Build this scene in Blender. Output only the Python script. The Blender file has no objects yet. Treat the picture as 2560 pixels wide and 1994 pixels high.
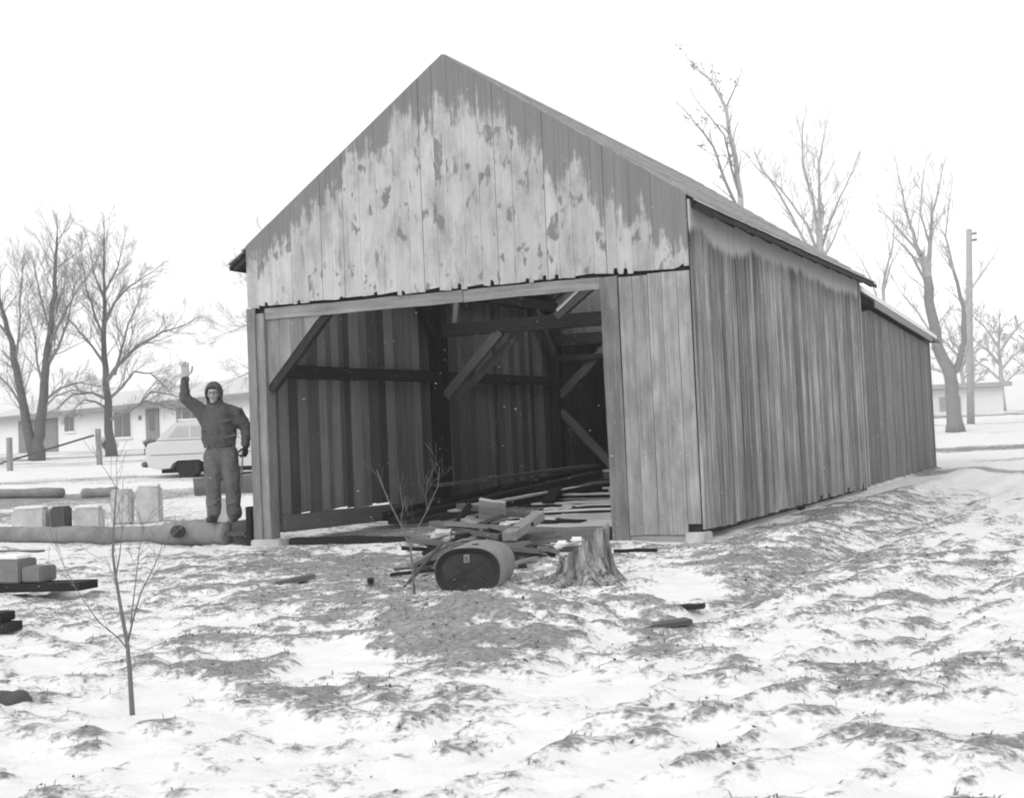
import bpy, bmesh, math, random
import numpy as np
from mathutils import Vector, Matrix

# ------------------------------------------------------------------ camera, sky, sun, exposure
scene = bpy.context.scene
COL = scene.collection
YAW, PITCH, ROLL = -0.4386, 0.0466, -0.0431
CAM = Vector((10.097, -13.816, 1.247))
fw = Vector((math.sin(YAW) * math.cos(PITCH), math.cos(YAW) * math.cos(PITCH), math.sin(PITCH)))
rt = Vector((math.cos(YAW), -math.sin(YAW), 0))
up = rt.cross(fw)
r2 = rt * math.cos(ROLL) + up * math.sin(ROLL)
u2 = -rt * math.sin(ROLL) + up * math.cos(ROLL)
cam_data = bpy.data.cameras.new('camera')
cam_data.sensor_width = 36.0
cam_data.sensor_fit = 'HORIZONTAL'
cam_data.lens = 47.07
cam_data.shift_y = -0.0286
cam_data.shift_x = -0.001
cam_data.clip_end = 3000
cam = bpy.data.objects.new('camera', cam_data)
COL.objects.link(cam)
M = Matrix((r2, u2, -fw)).transposed().to_4x4()
M.translation = CAM
cam.matrix_world = M
scene.camera = cam

world = bpy.data.worlds.new('World')
scene.world = world
world.use_nodes = True
wn = world.node_tree
wn.nodes.clear()
SUN_EL, SUN_AZ = math.radians(38), math.radians(200)      # soft light from behind the camera's left shoulder
sky = wn.nodes.new('ShaderNodeTexSky')
sky.sky_type = 'NISHITA'
sky.sun_disc = False
sky.sun_elevation = SUN_EL
sky.sun_rotation = SUN_AZ
bw = wn.nodes.new('ShaderNodeRGBToBW')
mulk = wn.nodes.new('ShaderNodeMath'); mulk.operation = 'MULTIPLY'; mulk.inputs[1].default_value = 0.05
cloud = wn.nodes.new('ShaderNodeMath'); cloud.operation = 'ADD'; cloud.inputs[1].default_value = 0.80   # even snow cloud
bg = wn.nodes.new('ShaderNodeBackground')
bg.inputs['Strength'].default_value = 1.0
wo = wn.nodes.new('ShaderNodeOutputWorld')
wn.links.new(sky.outputs[0], bw.inputs[0])
wn.links.new(bw.outputs[0], mulk.inputs[0])
wn.links.new(mulk.outputs[0], cloud.inputs[0])
wn.links.new(cloud.outputs[0], bg.inputs['Color'])
wn.links.new(bg.outputs[0], wo.inputs['Surface'])

sun_data = bpy.data.lights.new('sun', 'SUN')
sun_data.energy = 0.75
sun_data.angle = math.radians(40)
sun_data.color = (1.0, 1.0, 1.0)
sun = bpy.data.objects.new('sun', sun_data)
COL.objects.link(sun)
sd = Vector((math.sin(SUN_AZ) * math.cos(SUN_EL), math.cos(SUN_AZ) * math.cos(SUN_EL), math.sin(SUN_EL)))
sun.rotation_euler = sd.to_track_quat('Z', 'Y').to_euler()

scene.view_settings.view_transform = 'Standard'
scene.view_settings.look = 'None'
scene.view_settings.exposure = 0.32
scene.view_settings.gamma = 1.0
scene.view_settings.use_curve_mapping = False
scene.cycles.max_bounces = 5
scene.cycles.diffuse_bounces = 4
scene.cycles.filter_width = 2.0          # the soft lens of an old camera
scene.cycles.volume_bounces = 0

R = random.Random(7)

# ------------------------------------------------------------------ noise and terrain
def _hash(ix, iy, seed):
    h = (ix.astype(np.int64) * 374761393 + iy.astype(np.int64) * 668265263 + seed * 2147483647) & 0xffffffff
    h = ((h ^ (h >> 13)) * 1274126177) & 0xffffffff
    h = h ^ (h >> 16)
    return (h & 0xffffff) / float(0xffffff)

def vnoise(x, y, seed):
    fx, fy = np.floor(x), np.floor(y)
    tx, ty = x - fx, y - fy
    tx = tx * tx * (3 - 2 * tx); ty = ty * ty * (3 - 2 * ty)
    a = _hash(fx, fy, seed); b = _hash(fx + 1, fy, seed)
    c = _hash(fx, fy + 1, seed); d = _hash(fx + 1, fy + 1, seed)
    return (a * (1 - tx) + b * tx) * (1 - ty) + (c * (1 - tx) + d * tx) * ty

def fbm(x, y, seed, octv=4, gain=0.55):
    s = 0; a = 1.0; t = 0
    for i in range(octv):
        s = s + a * vnoise(x + 13.7 * i, y - 7.3 * i, seed + i * 17); t += a
        x = x * 2.03; y = y * 2.03; a *= gain
    return s / t

def sstep(a, b, x):
    t = np.clip((x - a) / (b - a), 0, 1)
    return t * t * (3 - 2 * t)

# patches where snow lies deeper (+) or grass shows through (-): centre, two half axes, amount
PATCH = [
 ((2.72, -3.18), (1.31, 0.09), (-1.88, 2.73), -0.30), ((6.24, -6.26), (0.86, 0.15), (-0.6, 1.2), -0.40),
 ((3.74, -3.22), (0.83, 0.05), (-1.14, 1.92), -0.20), ((7.32, -5.96), (0.21, 0.03), (-0.37, 1.06), -0.40),
 ((6.69, 1.13), (1.33, 0.01), (-1.46, 6.54), -0.20), ((6.9, 10.5), (1.1, 0.0), (-0.3, 6.5), -0.22), ((5.18, -7.39), (0.48, 0.09), (-0.62, 0.83), -0.30),
 ((5.86, -8.18), (0.25, 0.05), (-0.24, 0.32), -0.20), ((5.79, -9.28), (0.19, 0.05), (-0.21, 0.22), -0.30),
 ((8.84, -7.6), (0.65, 0.15), (-0.17, 0.91), -0.10), ((6.42, -8.41), (0.23, 0.05), (-0.2, 0.28), -0.15),
 ((6.62, -7.2), (0.23, 0.05), (-0.21, 0.41), -0.30), ((3.45, -6.76), (0.55, 0.09), (-0.99, 1.05), -0.12),
 ((5.75, -7.3), (0.41, 0.08), (-0.39, 0.59), 0.42), ((5.43, -8.36), (0.59, 0.13), (-0.44, 0.52), 0.30),
 ((7.56, -7.7), (0.55, 0.12), (-0.17, 0.41), 0.34), ((6.86, -3.97), (0.27, 0.02), (-0.29, 0.9), 0.50),
 ((-0.4, -0.6), (0.94, -0.02), (-0.94, 1.2), 0.30), ((6.18, 23.47), (2.64, -0.23), (-2.42, 23.42), 0.25),
 ((7.9, -9.38), (2.6, 0.61), (-0.18, 0.40), 0.15), ((8.52, -7.98), (1.1, 0.25), (-0.07, 0.24), 0.12),
 ((-1.48, -1.4), (1.19, 0.0), (-1.28, 1.38), 0.30), ((4.11, -7.62), (0.37, 0.07), (-0.34, 0.35), 0.20),
]

def clod_mask(x, y):
    return np.clip(np.exp(-(((x - 6.25) / 0.85) ** 2 + ((y + 6.1) / 1.0) ** 2)) + np.exp(-(((x - 7.3) / 0.3) ** 2 + ((y + 5.9) / 0.9) ** 2)) + 0.6 * np.exp(-(((x - 5.2) / 0.5) ** 2 + ((y + 7.4) / 0.7) ** 2)), 0, 1)

def coverage(x, y):
    x = np.asarray(x, float); y = np.asarray(y, float)
    d = np.hypot(x - CAM.x, y - CAM.y)
    # streaks of the drive run away to the right
    u = x * 0.40 + y * 0.91; v = x * 0.91 - y * 0.40
    wr = sstep(6.8, 8.0, x)
    n1 = fbm(x / 0.55, y / 0.55, 3, 3) * (1 - wr) + fbm(u / 1.1, v / 0.30, 5, 3) * wr
    n2 = fbm(x / 1.9, y / 1.9, 11, 3)
    n3 = fbm(x / 0.17, y / 0.17, 19, 2) * (1 - wr) + fbm(u / 0.26, v / 0.12, 29, 2) * wr
    near = 0.50 + (n1 - 0.5) * (0.75 - 0.33 * wr) + (n2 - 0.5) * 0.40 + (n3 - 0.5) * (1.15 + 0.25 * wr)
    b = np.zeros_like(near)
    for (cx, cy), (ax, ay), (bx_, by_), amt in PATCH:
        det = ax * by_ - ay * bx_
        px, py = x - cx, y - cy
        s = (px * by_ - py * bx_) / det; t = (ax * py - ay * px) / det
        m_ = np.hypot(s, t) < 1.25
        if m_.any(): b[m_] += amt * sstep(1.25, 0.55, np.hypot(s[m_], t[m_]))
    near = near - 0.05 + 0.07 * sstep(8.5, 6.0, d) + 0.03 * wr
    near = near + b + clod_mask(x, y) * (0.5 - fbm(x / 0.17, y / 0.17, 67, 2)) * 1.5
    uu = x * rt.x + y * rt.y; vv = -x * rt.y + y * rt.x
    far = 0.60 + (fbm(uu / 9.0, vv / 2.2, 23) - 0.5) * 2.6
    k = sstep(21, 26, d)
    c = near * (1 - k) + far * k
    # inside the barn snow has blown in through the open front
    ins = sstep(-0.1, 0.2, x) * sstep(5.9, 5.7, x) * sstep(-0.3, 0.2, y) * sstep(19, 18, y)
    inside = 1.0 - 0.9 * sstep(2.4, 1.2, x - 0.25 * y) - 0.5 * sstep(7.5, 9, y) + (fbm(x / 0.9, y / 0.25, 31) - 0.5) * 0.9
    return c * (1 - ins) + inside * ins

def height(x, y, c=None):
    x = np.asarray(x, float); y = np.asarray(y, float)
    d = np.hypot(x - CAM.x, y - CAM.y)
    start = 22 + 11 * sstep(-2, 1, x)
    z = 1.35 * (1 - np.exp(-np.maximum(0, d - start) / 25))
    ins = sstep(-0.4, 0.1, x) * sstep(6.3, 5.8, x) * sstep(-0.5, 0.0, y) * sstep(19, 18, y)
    lump = (fbm(x / 1.1, y / 1.1, 41, 3) - 0.5) * 0.10 + (fbm(x / 0.33, y / 0.33, 43, 3) - 0.5) * 0.065 + (fbm(x / 0.11, y / 0.11, 47, 2) - 0.5) * 0.03
    lump = lump * (1 - 0.75 * ins)
    # hummock before the stump, bank along the side wall and the ruts of the drive
    m = 0.13 * np.exp(-(((x - 6.2) / 0.75) ** 2 + ((y + 5.7) / 0.95) ** 2)) * (0.6 + 0.9 * fbm(x / 0.35, y / 0.35, 57, 2))
    m = m + 0.12 * np.exp(-((x - 6.75) / 0.38) ** 2) * sstep(-3, 1, y) * sstep(20, 15, y) * (0.5 + fbm(x / 0.8, y / 1.6, 53, 2))
    m = m - 0.07 * (np.exp(-((x - 7.55 - 0.03 * y) / 0.2) ** 2) + np.exp(-((x - 9.0 - 0.03 * y) / 0.25) ** 2)) * sstep(-9, -6, y)
    m = m + clod_mask(x, y) * 0.085 * (fbm(x / 0.17, y / 0.17, 67, 2) - 0.5)
    if c is None: c = coverage(x, y)
    return z + lump + m + 0.045 * sstep(0.75, 0.15, c) * sstep(24, 18, d) * (1 - ins) - 0.02 + ins * (0.018 + 0.05 * (fbm(x / 0.8, y / 0.3, 61, 3) - 0.42)) * sstep(0.9, 2.0, x) + ins * 0.055 * np.clip(y - 0.8, 0, 8.4) * sstep(0.5, 1.6, x) * sstep(5.72, 5.5, x)

def hz(x, y):
    return float(height(np.array([x]), np.array([y]))[0])

# ------------------------------------------------------------------ materials
def nt(name):
    m = bpy.data.materials.new(name)
    m.use_nodes = True
    t = m.node_tree
    b = t.nodes['Principled BSDF']
    b.inputs['Specular IOR Level'].default_value = 0.25
    b.inputs['Roughness'].default_value = 0.85
    return m, t, b

def N(t, kind, **kw):
    n = t.nodes.new(kind)
    for k, v in kw.items():
        if hasattr(n, k): setattr(n, k, v)
        else: n.inputs[k].default_value = v
    return n

def math_(t, op, a, b=None, c=None, clamp=False):
    n = t.nodes.new('ShaderNodeMath'); n.operation = op; n.use_clamp = clamp
    for i, v in enumerate((a, b, c)):
        if v is None: continue
        if isinstance(v, (int, float)): n.inputs[i].default_value = v
        else: t.links.new(v, n.inputs[i])
    return n.outputs[0]

def noise_(t, vec, scale=(1, 1, 1), detail=4, rough=0.55, dist=0.0):
    mp = t.nodes.new('ShaderNodeMapping'); mp.inputs['Scale'].default_value = scale
    t.links.new(vec, mp.inputs['Vector'])
    n = t.nodes.new('ShaderNodeTexNoise')
    n.inputs['Scale'].default_value = 1.0; n.inputs['Detail'].default_value = detail
    n.inputs['Roughness'].default_value = rough; n.inputs['Distortion'].default_value = dist
    t.links.new(mp.outputs[0], n.inputs['Vector'])
    return n.outputs[0]

def ramp_(t, x, a, b, lo=0.0, hi=1.0):
    n = t.nodes.new('ShaderNodeMapRange'); n.interpolation_type = 'SMOOTHSTEP'
    for i, v in zip(('From Min', 'From Max', 'To Min', 'To Max'), (a, b, lo, hi)):
        n.inputs[i].default_value = v
    t.links.new(x, n.inputs['Value'])
    return n.outputs[0]

def grey_out(t, b, val, bump=None, bstr=0.3, bdist=0.01):
    c = t.nodes.new('ShaderNodeCombineColor')
    for i in range(3): t.links.new(val, c.inputs[i])
    t.links.new(c.outputs[0], b.inputs['Base Color'])
    if bump is not None:
        bn = t.nodes.new('ShaderNodeBump'); bn.inputs['Strength'].default_value = bstr; bn.inputs['Distance'].default_value = bdist
        t.links.new(bump, bn.inputs['Height']); t.links.new(bn.outputs[0], b.inputs['Normal'])

def objvec(t, along='x'):
    """object coordinates, shifted at random for each piece"""
    tc = t.nodes.new('ShaderNodeTexCoord'); oi = t.nodes.new('ShaderNodeObjectInfo')
    mul = math_(t, 'MULTIPLY', oi.outputs['Random'], 57.0)
    cb = t.nodes.new('ShaderNodeCombineXYZ')
    for i in range(3): t.links.new(mul, cb.inputs[i])
    ad = t.nodes.new('ShaderNodeVectorMath'); ad.operation = 'ADD'
    t.links.new(tc.outputs['Object'], ad.inputs[0]); t.links.new(cb.outputs[0], ad.inputs[1])
    return ad.outputs[0], oi.outputs['Random']

def wood(name, base, var=0.5, streak=0.6, blotch=0.35, rough=0.9):
    """weathered grey board, grain along local x"""
    m, t, b = nt(name)
    v, rnd = objvec(t)
    s = noise_(t, v, (0.9, 26, 26), 5, 0.6)
    s2 = noise_(t, v, (0.35, 90, 90), 3, 0.6)
    w = noise_(t, v, (2.2, 6, 6), 4, 0.6)
    k = math_(t, 'MULTIPLY_ADD', rnd, var, 1.0 - var / 2)
    ks = math_(t, 'MULTIPLY_ADD', math_(t, 'ADD', s, math_(t, 'MULTIPLY', s2, 0.5)), streak * 1.4, 1.0 - streak * 1.05)
    kw = math_(t, 'MULTIPLY_ADD', w, blotch * 2, 1.0 - blotch)
    val = math_(t, 'MULTIPLY', math_(t, 'MULTIPLY', k, ks), math_(t, 'MULTIPLY', kw, base))
    val = math_(t, 'MAXIMUM', val, 0.012)
    grey_out(t, b, val, s, 0.5, 0.01)
    b.inputs['Roughness'].default_value = rough
    return m

def plain(name, base, var=0.25, scale=8.0, rough=0.8, bump=0.2, bdist=0.01, spec=0.25):
    m, t, b = nt(name)
    v, rnd = objvec(t)
    n = noise_(t, v, (scale,) * 3, 5, 0.6)
    n2 = noise_(t, v, (scale * 0.23,) * 3, 3, 0.6)
    val = math_(t, 'MULTIPLY', math_(t, 'MULTIPLY_ADD', math_(t, 'ADD', n, n2), var, 1.0 - var), base)
    grey_out(t, b, val, n, bump, bdist)
    b.inputs['Roughness'].default_value = rough
    b.inputs['Specular IOR Level'].default_value = spec
    return m

def gable_material():
    """wind-bleached boards, damp dark wood under the rake with a ragged edge, knots and smears"""
    m, t, b = nt('bleached_gable_wood')
    geo = t.nodes.new('ShaderNodeNewGeometry'); P = geo.outputs['Position']
    sx = t.nodes.new('ShaderNodeSeparateXYZ'); t.links.new(P, sx.inputs[0])
    X, Z = sx.outputs[0], sx.outputs[2]
    v, rnd = objvec(t)
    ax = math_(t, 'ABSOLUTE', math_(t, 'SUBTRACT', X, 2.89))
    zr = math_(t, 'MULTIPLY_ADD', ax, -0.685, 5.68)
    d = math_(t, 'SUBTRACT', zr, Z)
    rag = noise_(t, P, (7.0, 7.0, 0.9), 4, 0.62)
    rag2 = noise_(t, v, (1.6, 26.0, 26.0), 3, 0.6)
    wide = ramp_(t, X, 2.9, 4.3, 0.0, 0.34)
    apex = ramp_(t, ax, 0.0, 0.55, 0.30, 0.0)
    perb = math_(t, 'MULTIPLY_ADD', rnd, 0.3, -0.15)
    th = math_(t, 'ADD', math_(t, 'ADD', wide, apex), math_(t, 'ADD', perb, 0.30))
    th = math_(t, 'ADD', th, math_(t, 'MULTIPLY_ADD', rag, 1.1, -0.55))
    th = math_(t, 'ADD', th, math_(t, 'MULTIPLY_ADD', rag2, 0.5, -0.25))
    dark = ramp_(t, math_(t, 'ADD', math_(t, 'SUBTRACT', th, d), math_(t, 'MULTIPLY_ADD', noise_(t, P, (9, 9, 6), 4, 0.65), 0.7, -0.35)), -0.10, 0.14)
    spot = noise_(t, v, (3.4, 6.0, 6.0), 3, 0.6, 0.3)
    spots = ramp_(t, spot, 0.58, 0.66)
    smear = noise_(t, v, (1.8, 12, 12), 3, 0.6)
    smears = ramp_(t, smear, 0.60, 0.72, 0, 0.75)
    dk = math_(t, 'MAXIMUM', dark, math_(t, 'MAXIMUM', spots, smears))
    s = noise_(t, v, (0.5, 40, 40), 4, 0.6)
    w = noise_(t, P, (1.6, 1.6, 0.8), 4, 0.6)
    light = math_(t, 'MULTIPLY_ADD', s, 0.17, 0.37)
    light = math_(t, 'MULTIPLY', light, math_(t, 'MULTIPLY_ADD', rnd, 0.16, 0.92))
    light = math_(t, 'MULTIPLY', light, math_(t, 'MULTIPLY_ADD', w, 0.5, 0.75))
    mot = noise_(t, P, (4.5, 4.5, 1.8), 5, 0.7)
    light = math_(t, 'MULTIPLY', light, ramp_(t, mot, 0.30, 0.62, 0.72, 1.06))
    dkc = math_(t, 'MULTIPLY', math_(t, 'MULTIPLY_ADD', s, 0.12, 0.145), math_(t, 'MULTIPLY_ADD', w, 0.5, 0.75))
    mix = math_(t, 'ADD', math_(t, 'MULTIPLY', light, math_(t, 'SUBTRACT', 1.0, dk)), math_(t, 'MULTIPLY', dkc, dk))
    grey_out(t, b, mix, s, 0.35, 0.008)
    return m

def side_material():
    """side wall boards: drier and paler under the eave, wet streaks below"""
    m, t, b = nt('streaked_side_wood')
    geo = t.nodes.new('ShaderNodeNewGeometry'); P = geo.outputs['Position']
    sx = t.nodes.new('ShaderNodeSeparateXYZ'); t.links.new(P, sx.inputs[0])
    Y, Z = sx.outputs[1], sx.outputs[2]
    v, rnd = objvec(t)
    wav = noise_(t, P, (0.1, 0.75, 0.1), 2, 0.5)
    rag = noise_(t, P, (0.1, 9.0, 1.2), 3, 0.6)
    edge = math_(t, 'ADD', math_(t, 'MULTIPLY_ADD', wav, -0.5, 3.46), math_(t, 'MULTIPLY_ADD', rag, 0.22, -0.05))
    band = ramp_(t, math_(t, 'SUBTRACT', Z, edge), -0.02, 0.10)
    smear = ramp_(t, math_(t, 'ABSOLUTE', math_(t, 'SUBTRACT', Z, math_(t, 'SUBTRACT', edge, 0.06))), 0.02, 0.16, 0.86, 1.0)
    s = noise_(t, v, (0.35, 30, 30), 5, 0.62)
    s2 = noise_(t, P, (0.2, 28, 0.35), 4, 0.7)
    s3 = noise_(t, P, (0.2, 70, 0.5), 2, 0.7)
    w = noise_(t, P, (0.5, 0.7, 0.9), 4, 0.6)
    low = math_(t, 'MULTIPLY_ADD', rnd, 0.17, 0.135)
    st = math_(t, 'ADD', ramp_(t, s2, 0.30, 0.70, 0.25, 1.7), ramp_(t, s3, 0.3, 0.7, -0.25, 0.3))
    low = math_(t, 'MULTIPLY', low, math_(t, 'MULTIPLY', st, math_(t, 'MULTIPLY_ADD', s, 0.6, 0.7)))
    low = math_(t, 'MULTIPLY', low, math_(t, 'MULTIPLY_ADD', w, 1.1, 0.45))
    mot = noise_(t, P, (2, 5.0, 1.3), 5, 0.72)
    low = math_(t, 'MULTIPLY', low, ramp_(t, mot, 0.3, 0.7, 0.72, 1.28))
    hi = math_(t, 'MULTIPLY_ADD', s, 0.14, 0.42)
    val = math_(t, 'ADD', math_(t, 'MULTIPLY', low, math_(t, 'SUBTRACT', 1.0, band)), math_(t, 'MULTIPLY', hi, band))
    val = math_(t, 'MULTIPLY', val, smear)
    grey_out(t, b, val, s, 0.4, 0.01)
    return m

def ground_material():
    m, t, b = nt('snow_and_grass')
    at = t.nodes.new('ShaderNodeAttribute'); at.attribute_name = 'snow'
    geo = t.nodes.new('ShaderNodeNewGeometry'); P = geo.outputs['Position']
    n1 = noise_(t, P, (11, 11, 11), 3, 0.55)
    n2 = noise_(t, P, (50, 50, 50), 3, 0.6)
    n3 = noise_(t, P, (2.5, 2.5, 2.5), 4, 0.6)
    n4 = noise_(t, P, (27, 27, 27), 3, 0.6)
    c = math_(t, 'ADD', at.outputs['Fac'], math_(t, 'MULTIPLY_ADD', n1, 1.15, -0.575))
    c = math_(t, 'ADD', c, math_(t, 'MULTIPLY_ADD', n4, 0.9, -0.45))
    c = math_(t, 'ADD', c, math_(t, 'MULTIPLY_ADD', n2, 0.5, -0.25))
    fac = ramp_(t, c, 0.10, 0.56)
    dirt = math_(t, 'MULTIPLY', math_(t, 'MULTIPLY_ADD', n4, 0.42, 0.04), math_(t, 'MULTIPLY_ADD', n3, 0.9, 0.55))
    snow = math_(t, 'MULTIPLY_ADD', n3, 0.16, 0.66)
    val = math_(t, 'ADD', math_(t, 'MULTIPLY', dirt, math_(t, 'SUBTRACT', 1.0, fac)), math_(t, 'MULTIPLY', snow, fac))
    h = math_(t, 'ADD', math_(t, 'MULTIPLY', n1, 0.7), math_(t, 'MULTIPLY', n2, 0.3))
    grey_out(t, b, val, h, 0.5, 0.03)
    b.inputs['Roughness'].default_value = 0.95
    b.inputs['Specular IOR Level'].default_value = 0.1
    return m

MAT = {
 'gable': gable_material(), 'side': side_material(), 'ground': ground_material(),
 'front': wood('pale_front_wood', 0.29, 0.25, 0.75, 0.75), 'jamb': wood('jamb_wood', 0.17, 0.3, 0.75, 0.7),
 'post': wood('corner_post_wood', 0.24, 0.3, 0.7, 0.6),
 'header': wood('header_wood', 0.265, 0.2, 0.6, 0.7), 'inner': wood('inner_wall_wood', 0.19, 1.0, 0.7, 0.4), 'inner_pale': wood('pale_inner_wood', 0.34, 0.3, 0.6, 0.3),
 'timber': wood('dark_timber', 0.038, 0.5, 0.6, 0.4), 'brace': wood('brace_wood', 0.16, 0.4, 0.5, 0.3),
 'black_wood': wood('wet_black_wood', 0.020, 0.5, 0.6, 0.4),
 'scrap': wood('scrap_wood', 0.12, 1.0, 0.6, 0.4), 'scrap_pale': wood('pale_scrap_wood', 0.23, 0.5, 0.6, 0.6),
 'lean': wood('lean_to_wood', 0.17, 0.4, 0.8, 0.5),
 'shingle': wood('roof_shingle_wood', 0.36, 0.3, 0.4, 0.4), 'fascia': wood('pale_fascia_wood', 0.27, 0.2, 0.3, 0.2),
 'snow': plain('lying_snow', 0.82, 0.06, 14, 0.95, 0.5, 0.02, 0.1),
 'bark': plain('bark', 0.13, 0.5, 14, 0.95, 0.7, 0.03), 'twig': plain('twig_bark', 0.26, 0.3, 10, 0.95, 0.2),
 'pale_bark': plain('pale_far_bark', 0.42, 0.4, 8, 0.95, 0.3), 'sapling': plain('sapling_bark', 0.16, 0.5, 40, 0.9, 0.4),  # blowing-snow fade put into the colour of far trees, pole and building
 'concrete': plain('concrete', 0.50, 0.8, 7, 0.95, 0.5), 'concrete_dark': plain('dark_concrete', 0.085, 0.4, 12, 0.95, 0.5),
 'block_grey': plain('grey_block', 0.19, 0.8, 8, 0.95, 0.6),
 'log': plain('weathered_log', 0.22, 1.0, 5, 0.95, 0.6, 0.02), 'hole_shade': plain('black_hollow', 0.015, 0.3, 8),
 'tank': plain('grey_tank_metal', 0.21, 0.9, 6, 0.7, 0.15, 0.004, 0.4), 'tank_face': plain('dark_tank_end', 0.036, 1.0, 9, 0.75, 0.4, 0.006, 0.25),
 'tag': plain('worn_pale_tag', 0.30, 0.4, 30), 'tagmark': plain('tag_letter', 0.06, 0.2, 30),
 'skin': plain('skin', 0.43, 0.12, 30, 0.6, 0.05), 'jacket': plain('jacket_cloth', 0.095, 0.6, 9, 0.9, 0.8, 0.03),
 'sleeve': plain('sleeve_cloth', 0.05, 0.5, 9, 0.9, 0.8, 0.03),
 'trousers': plain('work_trousers', 0.13, 0.6, 6, 0.9, 0.8, 0.03), 'glove': plain('dark_glove', 0.035, 0.4, 30),
 'boot': plain('boot_leather', 0.05, 0.4, 30, 0.6), 'black': plain('black_plastic', 0.02, 0.2, 30, 0.4), 'hood': plain('knit_hood', 0.16, 0.4, 40, 0.95, 0.5),
 'car': plain('pale_car_paint', 0.60, 0.05, 4, 0.35, 0.0, 0.001, 0.5), 'glass': plain('frosted_glass', 0.45, 0.25, 3, 0.3, 0.05, 0.002, 0.5),
 'rubber': plain('tyre_rubber', 0.025, 0.3, 20), 'chrome': plain('dull_bumper', 0.12, 0.3, 10, 0.35, 0.05, 0.002, 0.6),
 'siding': plain('white_siding', 0.80, 0.06, 3, 0.8, 0.05), 'roofing': plain('house_roofing', 0.30, 0.3, 3),
 'trim': plain('dark_fascia', 0.26, 0.2, 4), 'pane': plain('window_pane', 0.08, 0.4, 1.5, 0.15, 0.0, 0.001, 0.6), 'shutter': plain('grey_shutter', 0.24, 0.2, 6),
 'grass': plain('dead_grass_blade', 0.27, 0.9, 3), 'leaf': plain('dead_leaf', 0.10, 0.8, 6),
 'roof_snow': plain('roof_snow_cover', 0.60, 0.15, 0.6, 0.95, 0.2),
}

# ------------------------------------------------------------------ builders
def tag(o, label=None, cat=None, group=None, kind=None):
    if label: o['label'] = label
    if cat: o['category'] = cat
    if group: o['group'] = group
    if kind: o['kind'] = kind
    return o

def wmat(o):
    m = o.matrix_basis.copy()
    if o.parent: m = wmat(o.parent) @ o.matrix_parent_inverse @ m
    return m

def obj(name, me, mat=None, parent=None, mw=None, smooth=False):
    if mat is not None and not me.materials: me.materials.append(MAT[mat] if isinstance(mat, str) else mat)
    if smooth:
        me.polygons.foreach_set('use_smooth', [True] * len(me.polygons))
    o = bpy.data.objects.new(name, me); COL.objects.link(o)
    if mw is not None: o.matrix_basis = mw
    if parent is not None:
        o.parent = parent
        o.matrix_parent_inverse = wmat(parent).inverted()
    return o

def thing(name, label, cat, loc=(0, 0, 0), rz=0.0, group=None):
    o = bpy.data.objects.new(name, None); COL.objects.link(o)
    o.empty_display_size = 0.2
    o.matrix_basis = Matrix.Translation(loc) @ Matrix.Rotation(rz, 4, 'Z')
    return tag(o, label, cat, group)

def mesh(name, V, F):
    me = bpy.data.meshes.new(name); me.from_pydata([tuple(v) for v in V], [], F); me.update()
    return me

def box_vf(x0, x1, y0, y1, z0, z1):
    V = [(x0, y0, z0), (x1, y0, z0), (x1, y1, z0), (x0, y1, z0), (x0, y0, z1), (x1, y0, z1), (x1, y1, z1), (x0, y1, z1)]
    F = [(0, 3, 2, 1), (4, 5, 6, 7), (0, 1, 5, 4), (1, 2, 6, 5), (2, 3, 7, 6), (3, 0, 4, 7)]
    return V, F

def bbox(name, lo, hi, mat, parent=None, bevel=0.0, mw=None):
    V, F = box_vf(lo[0], hi[0], lo[1], hi[1], lo[2], hi[2])
    me = mesh(name, V, F)
    if bevel:
        bm = bmesh.new(); bm.from_mesh(me)
        bmesh.ops.bevel(bm, geom=bm.edges[:], offset=bevel, segments=2, affect='EDGES')
        bm.to_mesh(me); bm.free()
    return obj(name, me, mat, parent, mw)

def frame_mat(p0, p1, side):
    """matrix: local x from p0 to p1, local y near 'side'"""
    p0, p1 = Vector(p0), Vector(p1)
    x = (p1 - p0).normalized(); s = Vector(side)
    z = x.cross(s).normalized(); y = z.cross(x).normalized()
    m = Matrix((x, y, z)).transposed().to_4x4(); m.translation = p0
    return m, (p1 - p0).length

def plank(name, p0, p1, width, thick, mat, parent=None, side=(0, 0, 1), rough=0.0, segs=3, cuts=(0, 0), rnd=R):
    """a sawn board or beam: length along local x, width along local y, thickness local z; wavy edges, uneven ends"""
    m, L = frame_mat(p0, p1, side)
    V, F = [], []
    w, h = width / 2, thick / 2
    for i in range(segs + 1):
        x = L * i / segs
        ow = rnd.uniform(-rough, rough) if rough else 0
        oh = rnd.uniform(-rough, rough) * 0.6 if rough else 0
        dw = rnd.uniform(-rough, rough) * 0.7 if rough else 0
        e0 = cuts[0] if i == 0 else (cuts[1] if i == segs else 0)
        j = rnd.uniform(-rough, rough) if (rough and i in (0, segs)) else 0
        V += [(x + e0 + j, -w + ow - dw, -h + oh), (x - e0 - j, w + ow + dw, -h + oh), (x - e0 - j, w + ow + dw, h + oh), (x + e0 + j, -w + ow - dw, h + oh)]
    for i in range(segs):
        a = 4 * i
        for k in range(4):
            F.append((a + k, a + (k + 1) % 4, a + 4 + (k + 1) % 4, a + 4 + k))
    F.append((3, 2, 1, 0)); n = 4 * segs; F.append((n, n + 1, n + 2, n + 3))
    return obj(name, mesh(name, V, F), mat, parent, m)

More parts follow.
